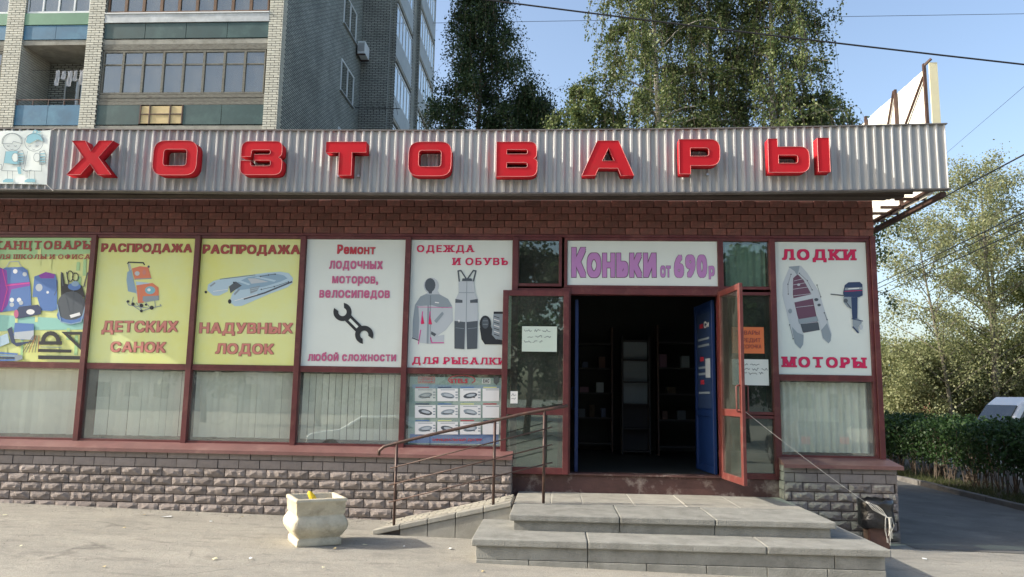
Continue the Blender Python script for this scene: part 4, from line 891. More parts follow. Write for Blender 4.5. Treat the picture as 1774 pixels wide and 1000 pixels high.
for i in range(n):
    a, b = rx0-.06+(rx1-rx0+.06)*i/n+.004, rx0-.06+(rx1-rx0+.06)*(i+1)/n-.004
    MB().hexa([(a, ry-.02, rz(a)-.03), (b, ry-.02, rz(b)-.03), (b, ry+.13, rz(b)-.03), (a, ry+.13, rz(a)-.03), (a, ry-.02, rz(a)+.035), (b, ry-.02, rz(b)+.035), (b, ry+.13, rz(b)+.035), (a, ry+.13, rz(a)+.035)]).build('kerb', K['concrete_lt'], rp, bevel=.012)
    if i: MB().hexa([(a, ry, -.12), (b, ry, -.12), (b, ry+.05, -.12), (a, ry+.05, -.12), (a, ry, rz(a)-.033), (b, ry, rz(b)-.033), (b, ry+.05, rz(b)-.033), (a, ry+.05, rz(a)-.033)]).build('side_tile', K['concrete_lt'], rp, bevel=.004)

rl = thing('ramp_railing', 'brown iron handrail with three thin rods climbing beside the ramp', 'railing', (0, ry+.05, 0)); RY = ry+.05
def rp_(x, y): q = at(x, y, RY); return (q.x, 0, q.z)
h = [rp_(656, 789), rp_(657, 781), rp_(665, 774), rp_(690, 767), rp_(760, 750), rp_(852, 730), rp_(900, 718.5), rp_(945, 710), rp_(984, 703)]
MB().tube(h, .021, 10).build('handrail', K['iron'], rl, smooth=True)
for (xa, ya), (xb, yb) in (((688, 769), (682, 921)), ((855, 730), (854.5, 881)), ((942.5, 712), (941.5, 869))):
    a, b = rp_(xa, ya), rp_(xb, yb); MB().tube([(b[0], 0, a[2]), (b[0], 0, b[2]-.02)], .019, 8).build('post', K['iron'], rl, smooth=True)
for (xa, ya), (xb, yb) in (((677, 811), (957, 740)), ((675, 840), (957, 770)), ((674, 870), (957, 801))):
    a, b = rp_(xa, ya), rp_(xb, yb); MB().tube([(a[0], -.028, a[2]), (b[0], -.028, b[2])], .009, 6).build('rod', K['iron'], rl, smooth=True)

# ================================================================ URN, BIN, STRING, LITTER
ur = thing('litter_urn', 'cream square concrete litter urn with a bulging body', 'urn', (-2.91, -2.12, gz(-2.9))); ur.rotation_euler = (0, 0, R(30)); ur.scale = (1.12, 1.12, 1.0)
def sq(h, z, r_=.0, n=5):
    pts = []
    for cx, cy, a0 in ((1, -1, -90), (1, 1, 0), (-1, 1, 90), (-1, -1, 180)):
        for k in range(n+1):
            t = R(a0+90*k/n); pts.append((cx*(h-r_)+r_*math.cos(t), cy*(h-r_)+r_*math.sin(t), z))
    return pts
prof = [(.235, 0, .012), (.240, .01, .015), (.238, .075, .015), (.225, .085, .02), (.232, .10, .03), (.262, .14, .05), (.292, .19, .06), (.302, .235, .06), (.290, .29, .05), (.262, .335, .035), (.250, .355, .02), (.256, .37, .016), (.262, .385, .014), (.262, .50, .012), (.275, .512, .014), (.275, .545, .014), (.262, .552, .012), (.235, .552, .01), (.228, .545, .01), (.225, .30, .01)]
MB().rings([sq(*q) for q in prof]).build('body', K['urn'], ur, smooth=False, bevel=0)
for po in ur.children[0].data.polygons: po.use_smooth = True
ur.children[0].data.shade_smooth() if False else None
B(-.22, .22, -.22, .22, .28, .42).build('rubbish', K['soil'], ur)
for sgn in (-1, 1): B(sgn*.09-.012, sgn*.09+.012, -.2755, -.2635, .40, .48).build('relief', K['urn'], ur, bevel=.003) if False else None
yb_ = MB(); pt = [(-2.90, -2.14, .50), (-2.925, -2.15, .57), (-2.95, -2.155, .63), (-2.985, -2.16, .68), (-3.0, -2.165, .70)]
tag(yb_.tube(pt, [.040, .048, .042, .030, .012], 7).build('yellow_wrapper', K['yellow'], smooth=True), 'crumpled yellow wrapper sticking out of the cream urn', 'wrapper')

lb = thing('litter_bin', 'brown litter bin covered by a black plastic bag beside the stone pier', 'bin', (4.40, -.62, gz(4.4)))
MB().hexa([(-.13, -.11, 0), (.13, -.11, 0), (.13, .11, 0), (-.13, .11, 0), (-.14, -.12, .50), (.14, -.12, .50), (.14, .12, .50), (-.14, .12, .50)]).build('body', K['binbrown'], lb, bevel=.008)
g = random.Random(3); rg = []
for j, (hh, z) in enumerate(((.195, .27), (.215, .30), (.225, .37), (.215, .45), (.21, .53), (.225, .585), (.215, .625), (.18, .64), (.14, .60), (.10, .54))):
    rg.append([(hh*1.05*math.cos(2*math.pi*i/22)*(1+g.uniform(-.05, .05)), hh*math.sin(2*math.pi*i/22)*(1+g.uniform(-.05, .05)), z+g.uniform(-.018, .018)) for i in range(22)])
MB().rings(rg).build('bag', K['bag'], lb, smooth=True)
sg = thing('string', 'thin white string running from the open door handle down to the bin', 'string')
hp = Vector((2.585, -.98, 1.75)); bp_ = Vector((4.46, -.86, gz(4)+.42)); pts = [hp.lerp(bp_, t/12)-Vector((0, 0, .03*math.sin(math.pi*t/12))) for t in range(13)]
MB().tube(pts, .0022, 5).build('cord', K['string'], sg)
for i in range(13):
    a = bp_+Vector((g.uniform(-.02, .02), g.uniform(-.02, .01), 0)); k = g.uniform(-.09, .09); l = g.uniform(.18, .38)
    MB().tube([a, a+Vector((k*.7, -.02, .01)), a+Vector((k, -.03, -l*.5)), a+Vector((k*g.uniform(-.3, .8), -.03, -l))], .0024, 4).build('cord', K['string'], sg)
for i in range(5):
    MB().tube([(4.20+.03*i, -.84, gz(4)+.62-.01*i), (4.27+.03*i, -.865, gz(4)+.52), bp_], .003, 4).build('cord', K['string'], sg)
dc = MB(); q = Vector((2.7, -.05, 1.7)); 
tag(MB().tube([(2.76, -.045, 1.62), (2.74, -.05, 1.5), (2.78, -.05, 1.38), (2.75, -.05, 1.28)], .004, 4).build('loose_cord', K['string']), 'short loose cord dangling by the lower side glass right of the door', 'cord')

def gnd(x, y):
    d = RT*((x-887)/F)+UP*((500-y)/F)+FW; t = -(EYE-.035)/(d.z+.0195*d.x); return Vector((d.x*t, -D+d.y*t, 0))
scr = [(288, 897, .075, .03), (190, 883, .02, .015), (215, 916, .022, .012), (365, 905, .02, .012), (372, 970, .03, .02), (180, 984, .025, .012), (434, 970, .02, .012), (632, 946, .03, .015), (580, 952, .03, .015), (434, 969, .02, .01), (36, 948, .02, .012), (420, 897, .02, .012), (780, 952, .035, .018), (8, 894, .03, .02), (250, 893, .015, .012), (1602, 970, .03, .02), (560, 985, .02, .012), (836, 992, .02, .012), (700, 948, .012, .012)]
SCL = ['', 'small pale scrap near the wall, just left of the torn paper', 'speck of litter left of the torn paper, further out', 'speck of litter on the asphalt right of the torn paper', 'pale scrap near the front edge, left of the urn', 'scrap near the front edge, lower left of the pavement', 'scrap in front and to the left of the urn', 'pale scrap between the urn and the steps', 'scrap lying in the shadow of the urn', 'twin speck beside the scrap left of the urn', 'speck at the far left of the pavement', 'speck near the wall foot left of the urn', 'pale scrap just left of the lower step', 'scrap at the extreme left edge by the stone base', 'speck at the wall foot above the torn paper', 'pale scrap right of the steps near the shadow edge', 'speck near the front edge below the urn', 'scrap near the front edge left of the lower step', 'speck at the tip of the ramp']
g = random.Random(8)
for i, (x, y, a, b) in enumerate(scr):
    c = gnd(x, y); z = gz(c.x)+.012; t = g.uniform(0, 3); ca, sa = math.cos(t), math.sin(t); P4 = [(-a, -b), (a*.8, -b*1.2), (a, b*.7), (-a*.6, b)]
    vs = [(c.x+u*ca-v*sa, c.y+u*sa+v*ca, z+g.uniform(0, .012)) for u, v in P4]; vs += [(p_[0], p_[1], p_[2]-.003) for p_ in vs]
    o = MB().hexa(vs[4:]+vs[:4]).build('paper_scrap', K['white2'] if i % 3 == 0 else K['cream'] if i % 3 == 1 else K['card'])
    tag(o, 'torn white paper scrap lying on the asphalt near the stone base' if i == 0 else SCL[i], 'litter', None if i == 0 else 'litter scraps on the asphalt')
# grit along the wall foot and across the pavement
def grit():
    g = np.random.default_rng(1); n = 2800; x = g.uniform(-9.5, 6, n); y = np.where(g.random(n) < .5, -.34-np.abs(g.normal(0, .25, n)), g.uniform(-5.5, -.4, n)); keep = ~((x > -2.4) & (x < 3.75) & (y > -2.95)); x = x[keep]; y = y[keep]; n = len(x)
    s = g.uniform(.002, .008, n); base_ = np.array([(-1, -1, 0), (1, -1, 0), (0, 1, 0), (0, 0, 1.2)]); z = .035-.0195*x+.001
    V = (base_[None]*s[:, None, None]+np.stack([x, y, z], 1)[:, None]).reshape(-1, 3); Fc = np.array([(0, 1, 3), (1, 2, 3), (2, 0, 3)])
    Fa = (Fc[None]+4*np.arange(n)[:, None, None]).reshape(-1, 3); me = bpy.data.meshes.new('grit'); me.from_pydata(V.tolist(), [], Fa.tolist()); me.materials.append(mat('grit_stone', (.22, .20, .17), .9, island=.5)); o = link('grit', me); o['kind'] = 'stuff'; tag(o, 'fine grit and pebbles scattered over the asphalt along the wall', 'grit')
grit()

# ================================================================ APARTMENT BLOCK
ap = thing('apartment_block', 'tall grey white brick apartment block with glazed balconies behind the shop', 'apartment building', (0, 0, 0))
AY, AX, FP, FZ = 10.52, -8.58, 2.83, 9.99
HT = 27.0
B(-30, AX-.42, AY+1.45, 19.84, -.3, HT).build('wall', K['front_brick'], ap)
B(AX-.41, AX, AY+.36, 19.84, -.3, HT).build('side_wall', K['side_brick'], ap)
B(-30, -7.38, 19.86, 31.2, -.3, HT).build('wall', K['front_brick'], ap)
B(-30, AX+.1, AY-.1, 19.8, HT+.005, HT+.3).build('roof_edge', K['slab'], ap)
# piers of white brick
def pier(x0, x1, y0, y1, zl=9.2, zh=15.0, right=True):
    B(x0+.008, x1-.008, y0+.008, y1-.004, -.3, HT).build('pier_core', K['pmortar'], ap)
    W2, H2, P2 = .245, .061, .0795
    bm_ = B(-W2/2, W2/2, -.012, .03, -H2/2, H2/2).mesh('brick', K['white_brick'])
    bh_ = B(-.06, .06, -.012, .03, -H2/2, H2/2).mesh('brick', K['white_brick'])
    sm = MB(); z = zl; r_ = 0
    while z < HT-.1:
        x = x0
        seq = []
        x = x0+.0
        first = (r_ % 2 == 1)
        while x < x1-.03:
            wd = .12 if first else W2; first = False
            if x+wd > x1: wd = x1-x
            if 9.85 < z < 14.75 and PC[0] < 290:
                if abs(wd-W2) < .01: o = link('brick', bm_, ap)
                elif abs(wd-.12) < .01: o = link('brick', bh_, ap)
                else: o = link('brick', B(-wd/2, wd/2, -.012, .03, -H2/2, H2/2).mesh('brick', K['white_brick']), ap)
                o.location = (x+wd/2, y0, z+rnd.uniform(-.002, .002)); PC[0] += 1
            elif z < 18: sm.box(x, x+wd, y0-.012, y0+.03, z-H2/2, z+H2/2)
            x += wd+.018
        yy = y0+.045
        while z < 18 and yy < y1-.05 and right:
            w3 = .12 if r_ % 2 == 0 and yy < y0+.1 else .25; w3 = min(w3, y1-yy); sm.box(x1-.02, x1+.004, yy, yy+w3, z-H2/2, z+H2/2); yy += w3+.013
        z += P2; r_ += 1
    if sm.v: sm.build('brickwork', K['white_brick_st'], ap, kind='stuff')
PC = [0]
pier(-9.02, AX, AY, AY+.35); PC[0] = min(PC[0], 150)
pier(-14.86, -14.33, AY-.02, AY+1.4); pier(-17.55, -16.98, AY-.02, AY+1.4); pier(-20.3, -19.75, AY-.02, AY+1.4); 
# bay fronts
def glazing(x0, x1, z0, z1, y, n, fm, th=.06, split=None, gm=K['apglass']):
    mb = MB(); mb.box(x0, x1, y, y+.08, z0, z0+.06); mb.box(x0, x1, y, y+.08, z1-.07, z1)
    for i in range(n+1):
        x = x0+(x1-x0)*i/n; mb.box(max(x0, x-th/2), min(x1, x+th/2), y-.004, y+.084, z0+.061, z1-.071)
    if split: mb.box(x0, x1, y+.01, y+.07, split-.02, split+.02)
    o = mb.build('window_frame', fm, ap)
    for i in range(n): a = x0+(x1-x0)*i/n+th/2; b = x0+(x1-x0)*(i+1)/n-th/2; B(a, b, y+.038, y+.044, z0+.06, z1-.07).build('pane', gm, o)
    return o
def floor_bay(k, x0, x1, kind):
    z = FZ+FP*k
    B(x0, x1, AY+.03, AY+1.42, z-.13, z+.03).build('balcony_slab', K['slab'], ap)
    if kind == 'green':
        w_ = (x1-x0)/4
        for i in range(4):
            if k == 0 and i == 1 and x0 > -15:
                q0, q1 = at(241, 200, AY).x, at(316, 200, AY).x
                if q0-.01 > x0+w_: B(x0+w_, q0-.01, AY+.01, AY+.04, z+.06, z+.69).build('balcony_panel', K['dkgreen'], ap)
                B(q0, q1, AY+.03, AY+.05, z+.10, z+.66).build('patch_board', K['card'], ap)
                for xx in (q0, q0+.3, q0+.95, q1-.04): B(xx, xx+.035, AY+.0, AY+.028, z+.08, z+.69).build('balcony_rail', K['iron'], ap)
                B(q0, q1, AY+.004, AY+.026, z+.38, z+.41).build('balcony_rail', K['iron'], ap)
                if q1 < x0+2*w_: B(q1+.01, x0+2*w_-.01, AY+.01, AY+.04, z+.06, z+.69).build('balcony_panel', K['dkgreen'], ap)
                continue
            a = x0+i*w_+.008; bb = x0+(i+1)*w_-.008
            if k == 0 and i == 0 and x0 > -15: bb = min(bb, at(241, 200, AY).x-.01)
            if k == 0 and i == 2 and x0 > -15: a = max(a, at(316, 200, AY).x+.01)
            B(a, bb, AY+.01+rnd.uniform(0, .01), AY+.04, z+.06, z+.69 if k == 0 else z+.56).build('balcony_panel', K['dkgreen'], ap)
        if k == 0:
            for j in range(3): B(x0, x1, AY+.02+.01*(j % 2), AY+.10, z+.70+j*.115, z+.70+j*.115+.105).build('balcony_board', K['wood'], ap)
            glazing(x0+.05, x1-.05, z+1.05, z+2.50, AY+.03, 8, K['wood'], .07, z+1.05+.98); B(x0, x1, AY+.02, AY+.14, z+2.51, z+2.69).build('beam', K['wood'], ap)
        else:
            B(x0, x1, AY-.02, AY+.03, z+.58, z+.86).build('tin_sheet', K['tin'], ap); B(x0, x1, AY-.05, AY+.1, z+.865, z+.90).build('tin_sheet', K['pvc'], ap)
            glazing(x0+.05, x1-.05, z+.92, z+2.50, AY+.03, 9, K['wood_brown'], .09)
        for i in range(8): B(x0+.06+i*(x1-x0-.1)/8, x0+.04+(i+1)*(x1-x0-.1)/8, AY+.35+.02*(i % 2), AY+.36+.02*(i % 2), z+.9, z+2.5).build('net_curtain', K['net'], ap)
    elif kind == 'blue':
        w_ = (x1-x0)/2
        for i in range(2): B(x0+i*w_+.006, x0+(i+1)*w_-.006, AY+.01, AY+.04, z+.05, z+.70 if k == 0 else z+.52).build('balcony_panel', K['bluepan'], ap)
        if k == 0:
            B(x0, x1, AY+.0, AY+.03, z+.86, z+.89).build('balcony_rail', K['iron'], ap)
            for i in range(5): xx = x0+.05+(x1-x0-.1)*i/4; B(xx-.012, xx+.012, AY+.002, AY+.028, z+.70, z+.86).build('balcony_rail', K['iron'], ap)
            glazing(x0+.6, x1-.1, z+.35, z+2.15, AY+1.36, 3, K['pvc'], .07)
        else:
            B(x0, x1, AY-.01, AY+.03, z+.54, z+.93).build('balcony_panel', K['ltgreen'], ap); glazing(x0+.03, x1-.03, z+.95, z+2.5, AY+.03, 4, K['pvc'], .05); B(x0+.1, x1-.1, AY+.35, AY+.36, z+.9, z+2.5).build('net_curtain', K['net'], ap)
for k in range(-1, 4):
    floor_bay(k, -14.33, -9.02, 'green'); floor_bay(k, -16.98, -14.86, 'blue'); floor_bay(k, -19.75, -17.55, 'blue' if k else 'green')
g = random.Random(12)
for i in range(6):
    x = -16.1+i*.2; w_ = g.uniform(.10, .18); h = g.uniform(.25, .65); vs = []; z1 = 12.03-.02*math.sin(i)
    rows = 5
    for j in range(rows+1):
        for q in range(4): vs.append((x+w_*q/3+g.uniform(-.01, .01), AY+.45+.02*math.sin(q*2+j), z1-h*j/rows))
    o = MB().add(vs, [(j*4+q, j*4+q+1, j*4+q+5, j*4+q+4) for j in range(rows) for q in range(3)]).build('hanging_laundry', K['cloth']); tag(o, ['short white cloth at the left end of the washing line', 'second small cloth on the washing line', 'pale cloth third on the washing line', 'pale towel fourth on the washing line', 'cloth next to last on the washing line', 'cloth at the right end of the washing line by the pier'][i], 'laundry', 'laundry on the open balcony')
tag(MB().tube([(-16.9, AY+.45, 12.04), (-14.95, AY+.45, 12.04)], .008, 5).build('washing_line', K['cable']), 'washing line stretched across the open balcony above the blue panel', 'washing line')
# side wall windows
def swin(x, y0, y1, z0, z1, n=2):
    mb = MB(); mb.box(x, x+.05, y0, y1, z0, z0+.06); mb.box(x, x+.05, y0, y1, z1-.06, z1)
    for i in range(n+1): yy = y0+(y1-y0-.06)*i/n; mb.box(x-.001, x+.052, yy, yy+.06, z0+.061, z1-.061)
    o = mb.build('window_frame', K['pvc'], ap)
    for i in range(n): B(x+.02, x+.028, y0+(y1-y0)*i/n+.05, y0+(y1-y0)*(i+1)/n-.05, z0+.06, z1-.06).build('pane', K['apglass'], o)
    B(x-.01, x+.015, y0+.05, y1-.05, z0+.05, z1-.05).build('net_curtain', K['net'], o); B(x+.0, x+.11, y0-.05, y1+.05, z0-.045, z0-.01).build('sill', K['tin'], o)
for k in range(-1, 4): swin(AX-.02, 16.9, 18.8, 13.80+FP*k, 15.12+FP*k)
# second block: glazed loggias along its side
for y0, y1, dx in ((20.25, 23.9, .06), (26.2, 30.7, .0)):
    B(-7.38, -7.2+dx, y0-.12, y0, -.3, HT).build('loggia_wall', K['front_brick'], ap); B(-7.38, -7.2+dx, y1, y1+.12, -.3, HT).build('loggia_wall', K['front_brick'], ap)
    for k in range(-1, 6):
        z = 11.1+FP*k
        B(-7.38, -7.22+dx, y0+.001, y1-.001, z-.12, z).build('balcony_slab', K['slab'], ap); B(-7.37, -7.2+dx, y0+.002, y1-.002, z+.005, z+1.0).build('balcony_panel', K['siding'], ap)
        n = 5 if y0 < 25 else 6; x = -7.27+dx; mb = MB(); mb.box(x, x+.05, y0+.002, y1-.002, z+1.01, z+1.07); mb.box(x, x+.05, y0+.002, y1-.002, z+2.45, z+2.52)
        for i in range(n+1): yy = y0+.01+(y1-y0-.08)*i/n; mb.box(x-.001, x+.052, yy, yy+.06, z+1.071, z+2.449)
        o = mb.build('window_frame', K['pvc'], ap)
        for i in range(n): B(x+.02, x+.028, y0+(y1-y0)*i/n+.05, y0+(y1-y0)*(i+1)/n-.05, z+1.07, z+2.45).build('pane', K['apglass'], o)
        B(x-.09, x-.08, y0+.1, y1-.1, z+1.0, z+2.5).build('net_curtain', K['net'], o)
ac = thing('air_conditioner', 'white air conditioner box on the side wall of the apartment block', 'air conditioner', (AX, 18.9, 16.25))
B(.08, .40, 0, .75, 0, .55).build('casing', K['pvc'], ac, bevel=.01)
for i in range(6): B(.12+.045*i, .135+.045*i, -.012, -.002, .08, .47).build('grille_bar', K['dark'], ac)
B(.02, .42, .05, .09, -.05, -.005).build('bracket', K['iron'], ac); B(.02, .42, .65, .69, -.05, -.005).build('bracket', K['iron'], ac)
an = thing('tv_antenna', 'thin dark television antenna sticking out from the apartment side wall', 'antenna', (AX, 19.2, 13.95))
MB().tube([(0, 0, 0), (1.9, .2, .02)], .018, 5).build('boom', K['cable'], an)
for i in range(6): MB().tube([(.5+.25*i, .05*i-.25, .2), (.5+.25*i, .05*i+.25, -.15)], .008, 4).build('element', K['cable'], an)

# ================================================================ TREES
def np_mesh(name, V, Fq, m, parent, **kw):
    me = bpy.data.meshes.new(name); n = len(V); f = len(Fq); k = Fq.shape[1]
    me.vertices.add(n); me.vertices.foreach_set('co', V.astype(np.float32).ravel()); me.loops.add(f*k); me.loops.foreach_set('vertex_index', Fq.astype(np.int32).ravel())
    me.polygons.add(f); me.polygons.foreach_set('loop_start', np.arange(0, f*k, k, dtype=np.int32)); me.polygons.foreach_set('loop_total', np.full(f, k, dtype=np.int32)); me.update(calc_edges=True); me.materials.append(m)
    return link(name, me, parent, **kw)
def leaves(P, size, m, parent, seed, name='foliage', hang=.5, asp=1.35, **kw):
    g = np.random.default_rng(seed); n = len(P); d = g.normal(size=(n, 3)); d[:, 2] -= hang*1.5; d /= np.linalg.norm(d, axis=1)[:, None]
    a = g.normal(size=(n, 3)); u = np.cross(d, a); u /= np.linalg.norm(u, axis=1)[:, None]; s = size*g.uniform(.6, 1.3, n)[:, None]
    V = np.stack([P, P+(d*.45*asp+u*.5)*s, P+d*asp*s, P+(d*.45*asp-u*.5)*s], 1).reshape(-1, 3)
    return np_mesh(name, V, np.arange(4*n).reshape(-1, 4), m, parent, **kw)
def twigmesh(segs, parent, m, r=.008, name='twigs'):
    """3-sided sticks for all twigs in one mesh"""
    A = np.array([s[0] for s in segs]); Bq = np.array([s[1] for s in segs]); d = Bq-A; d /= np.linalg.norm(d, axis=1)[:, None]+1e-9
    u = np.cross(d, [.3, .8, .2]); u /= np.linalg.norm(u, axis=1)[:, None]+1e-9; v = np.cross(d, u); V = []
    for t in (0, 2.09, 4.19): V.append(A+(u*math.cos(t)+v*math.sin(t))*r); 
    for t in (0, 2.09, 4.19): V.append(Bq+(u*math.cos(t)+v*math.sin(t))*r*.6)
    V = np.stack(V, 1).reshape(-1, 3); n = len(A); q = np.array([(0, 1, 4, 3), (1, 2, 5, 4), (2, 0, 3, 5)]); return np_mesh(name, V, (q[None]+6*np.arange(n)[:, None, None]).reshape(-1, 4), m, parent)
def tree(name, label, cat, loc, H, Rad, nleaf, lsize, lm, bm_, seed, droop=1.0, z0f=.25, lean=(0, 0), limbs=34, tr=.16, group=None, prof=None, clump=.16, sub=9, zmin=None):
    g = np.random.default_rng(seed); t = thing(name, label, cat, loc, group)
    tp = [np.array((lean[0]*s**1.5*H+.12*math.sin(s*7+seed), lean[1]*s**1.5*H+.12*math.cos(s*5+seed), s*H)) for s in np.linspace(0, 1, 11)]
    MB().tube([tuple(p) for p in tp], [tr*(1-.93*s)+.012 for s in np.linspace(0, 1, 11)], 8).build('trunk', bm_, t, smooth=True)
    mb = MB(); segs = []; anchors = []
    prof = prof or (lambda s: (math.sin(math.pi*min(1, (s-z0f)/(1-z0f)*.80+.18)))**.8)
    for i in range(limbs):
        s = z0f+(1-z0f)*((i+.5)/limbs)**.9*.98; k = s*10; j = min(9, int(k)); st_ = tp[j]+(tp[j+1]-tp[j])*(k-j); az = i*2.39996+g.uniform(-.4, .4); L_ = Rad*prof(s)*g.uniform(.65, 1.15)+.15; up = g.uniform(.5, 1.1)
        dirh = np.array((math.cos(az), math.sin(az), 0)); pts = []
        for q in np.linspace(0, 1, 7): pts.append(st_+dirh*L_*q+np.array((0, 0, L_*up*(q-.62*q*q*droop)))+g.normal(0, .03, 3)*L_*.3)
        r0 = max(.012, tr*.32*(1-s)+.012); mb.tube([tuple(p) for p in pts], [r0*(1-.85*q)+.003 for q in np.linspace(0, 1, 7)], 5, False)
        for b in range(sub):
            q = g.uniform(.25, 1); kk = q*6; jj = min(5, int(kk)); a = pts[jj]+(pts[jj+1]-pts[jj])*(kk-jj); ln_ = g.uniform(.35, 1.0)*(.55+.5*droop)*(Rad/2)**.6; dv = dirh*g.uniform(.0, .7)+g.normal(0, .45, 3); dv[2] += .35; cur = a.copy(); n_ = 5
            for c in range(n_):
                nx_ = cur+dv*ln_/n_*1.3; segs.append((cur.copy(), nx_.copy())); anchors.append((cur.copy(), nx_.copy(), c/n_)); cur = nx_; dv = dv*.72+np.array((0, 0, -.62*droop-.02))+g.normal(0, .08, 3)
    mb.build('branches', bm_, t, smooth=True)
    if segs: twigmesh(segs, t, K['bark'], .0055*max(1, lsize/.06))
    A = np.array([a[0] for a in anchors]); Bq = np.array([a[1] for a in anchors]); wts = g.uniform(.15, 1, len(A))**2; wts /= wts.sum()
    idx = g.choice(len(A), nleaf, p=wts); tt = g.random(nleaf)[:, None]; P = A[idx]+(Bq[idx]-A[idx])*tt+g.normal(0, clump*.5, (nleaf, 3))*(.6+.8*g.random(nleaf)[:, None])
    leaves(P, lsize, lm, t, seed, hang=.5*droop); return t
BG = 'birches behind the shop'
bprof = lambda s: max(.10, 1.28*(1-s)**.55)*(1 if s > .4 else .8)
tree('birch_tree', 'tall weeping birch left of centre in the group behind the shop', 'tree', (2.9, 10.0, -.1), 17.5, 2.6, 74000, .058, K['birch_leaf'], K['birchbark'], 11, 1.35, .3, group=BG, limbs=60, sub=15, prof=bprof, clump=.13)
tree('birch_tree', 'tall dark weeping birch in the middle behind two sunlit birches', 'tree', (4.9, 11.6, -.1), 18.5, 2.45, 62000, .058, K['birch_leaf'], K['birchbark'], 12, 1.3, .3, group=BG, limbs=56, sub=14, prof=bprof, clump=.13)
tree('birch_tree', 'tall sunlit weeping birch at the right of the group behind the shop', 'tree', (6.3, 9.9, -.1), 17.5, 2.3, 74000, .058, K['birch_leaf'], K['birchbark'], 13, 1.35, .3, group=BG, limbs=60, sub=15, prof=bprof, clump=.13)
tree('birch_tree', 'low slender birch with thin arching tips, leftmost of the birch group', 'tree', (.9, 10.4, -.1), 11.2, 1.9, 30000, .066, K['birch_leaf'], K['birchbark'], 14, 1.1, .4, group=BG, limbs=26)
tree('birch_tree', 'short birch with arching tips at the right edge of the birch group', 'tree', (7.5, 10.2, -.1), 10.8, 1.6, 20000, .066, K['birch_leaf'], K['birchbark'], 15, 1.1, .4, group=BG, limbs=26)
cone = lambda s: max(.14, 1.3*(1-s)**.7)
tree('shaded_tree', 'tall narrow dark tree beside the apartment block', 'tree', (-2.8, 14.0, -.1), 17.2, 2.7, 90000, .062, K['dark_leaf'], K['bark'], 21, 1.0, .2, limbs=60, prof=cone, clump=.3, sub=13)
tree('shaded_tree', 'lower dark tree between the narrow tree and the birches', 'tree', (-.8, 14.4, -.1), 12.8, 2.5, 65000, .062, K['dark_leaf'], K['bark'], 22, .9, .22, limbs=50, prof=cone, clump=.3, sub=12)
tree('shaded_tree', 'dark leafy tree close against the corner of the apartment block', 'tree', (-4.3, 15.5, -.1), 11.0, 1.3, 24000, .062, K['dark_leaf'], K['bark'], 23, .9, .25, limbs=26, sub=9)
# sunlit trees far right
tree('poplar_tree', 'airy sunlit tree with pale upright trunk beyond the hedge', 'tree', (30.4, 43.5, -.3), 19, 6.2, 27000, .115, K['willow_leaf'], K['bark_pale'], 31, .45, .10, limbs=52, tr=.24, sub=12, clump=.7)
tree('poplar_tree', 'pale sparse tree leaning left, close to the shop corner', 'tree', (26.8, 42.5, -.3), 15.0, 5.0, 13000, .115, K['willow_leaf'], K['bark_pale'], 32, .35, .10, lean=(-.12, 0), limbs=36, tr=.15, sub=9, clump=.8)
tree('poplar_tree', 'denser green tree at the right edge beyond the hedge', 'tree', (37.0, 44, -.3), 16, 5.0, 52000, .13, K['poplar_leaf'], K['bark'], 33, .6, .12, limbs=36, tr=.35, sub=10, clump=.6)
tree('poplar_tree', 'slender pale tree standing right behind the airy sunlit tree', 'tree', (33.2, 48, -.3), 16.5, 4.4, 14000, .13, K['poplar_leaf'], K['bark_pale'], 34, .5, .15, limbs=30, tr=.3, sub=8, clump=.5)
bx = [(23.6, 40, 4.6, 3.0, 'yellow green bush nearest the shop corner'), (26.0, 43, 5.0, 3.2, 'rounded bush left of the pale upright trunk'), (29.2, 46, 5.2, 3.2, 'rounded bush right of the pale upright trunk'), (33.0, 44, 6.0, 3.4, 'large bush at the right edge behind the van'), (36.5, 47, 6.5, 3.4, 'tall bush beyond the right edge trees'), (22.0, 46, 5.5, 3, 'dim bush half hidden by the shop corner')]
for i, (x, y, h, r_, lb_) in enumerate(bx): tree('bush', lb_, 'bush', (x*1.09, y+4.5, -.3), h*1.12, r_*1.15, 22000, .13, K['poplar_leaf'] if i % 2 else K['willow_leaf'], K['bark'], 40+i, .4, .05, limbs=30, tr=.08, sub=9, clump=1.0, group='bushes beyond the hedge')
def far_wood():
    g = np.random.default_rng(5); P = []
    for i in range(46):
        cx = g.uniform(-5, 120); cy = g.uniform(78, 100); h = g.uniform(5, 9); r_ = g.uniform(3, 5); n = 900; d = g.normal(size=(n, 3)); d /= np.linalg.norm(d, axis=1)[:, None]; P.append(np.array((cx, cy, h*.5-.4))+d*np.array((r_, r_, h*.52))*g.uniform(.6, 1, (n, 1)))
    o = leaves(np.concatenate(P), .55, K['poplar_leaf'], None, 6, name='far_wood', kind='stuff'); tag(o, 'distant line of trees closing the view beyond the houses', 'trees')
far_wood()
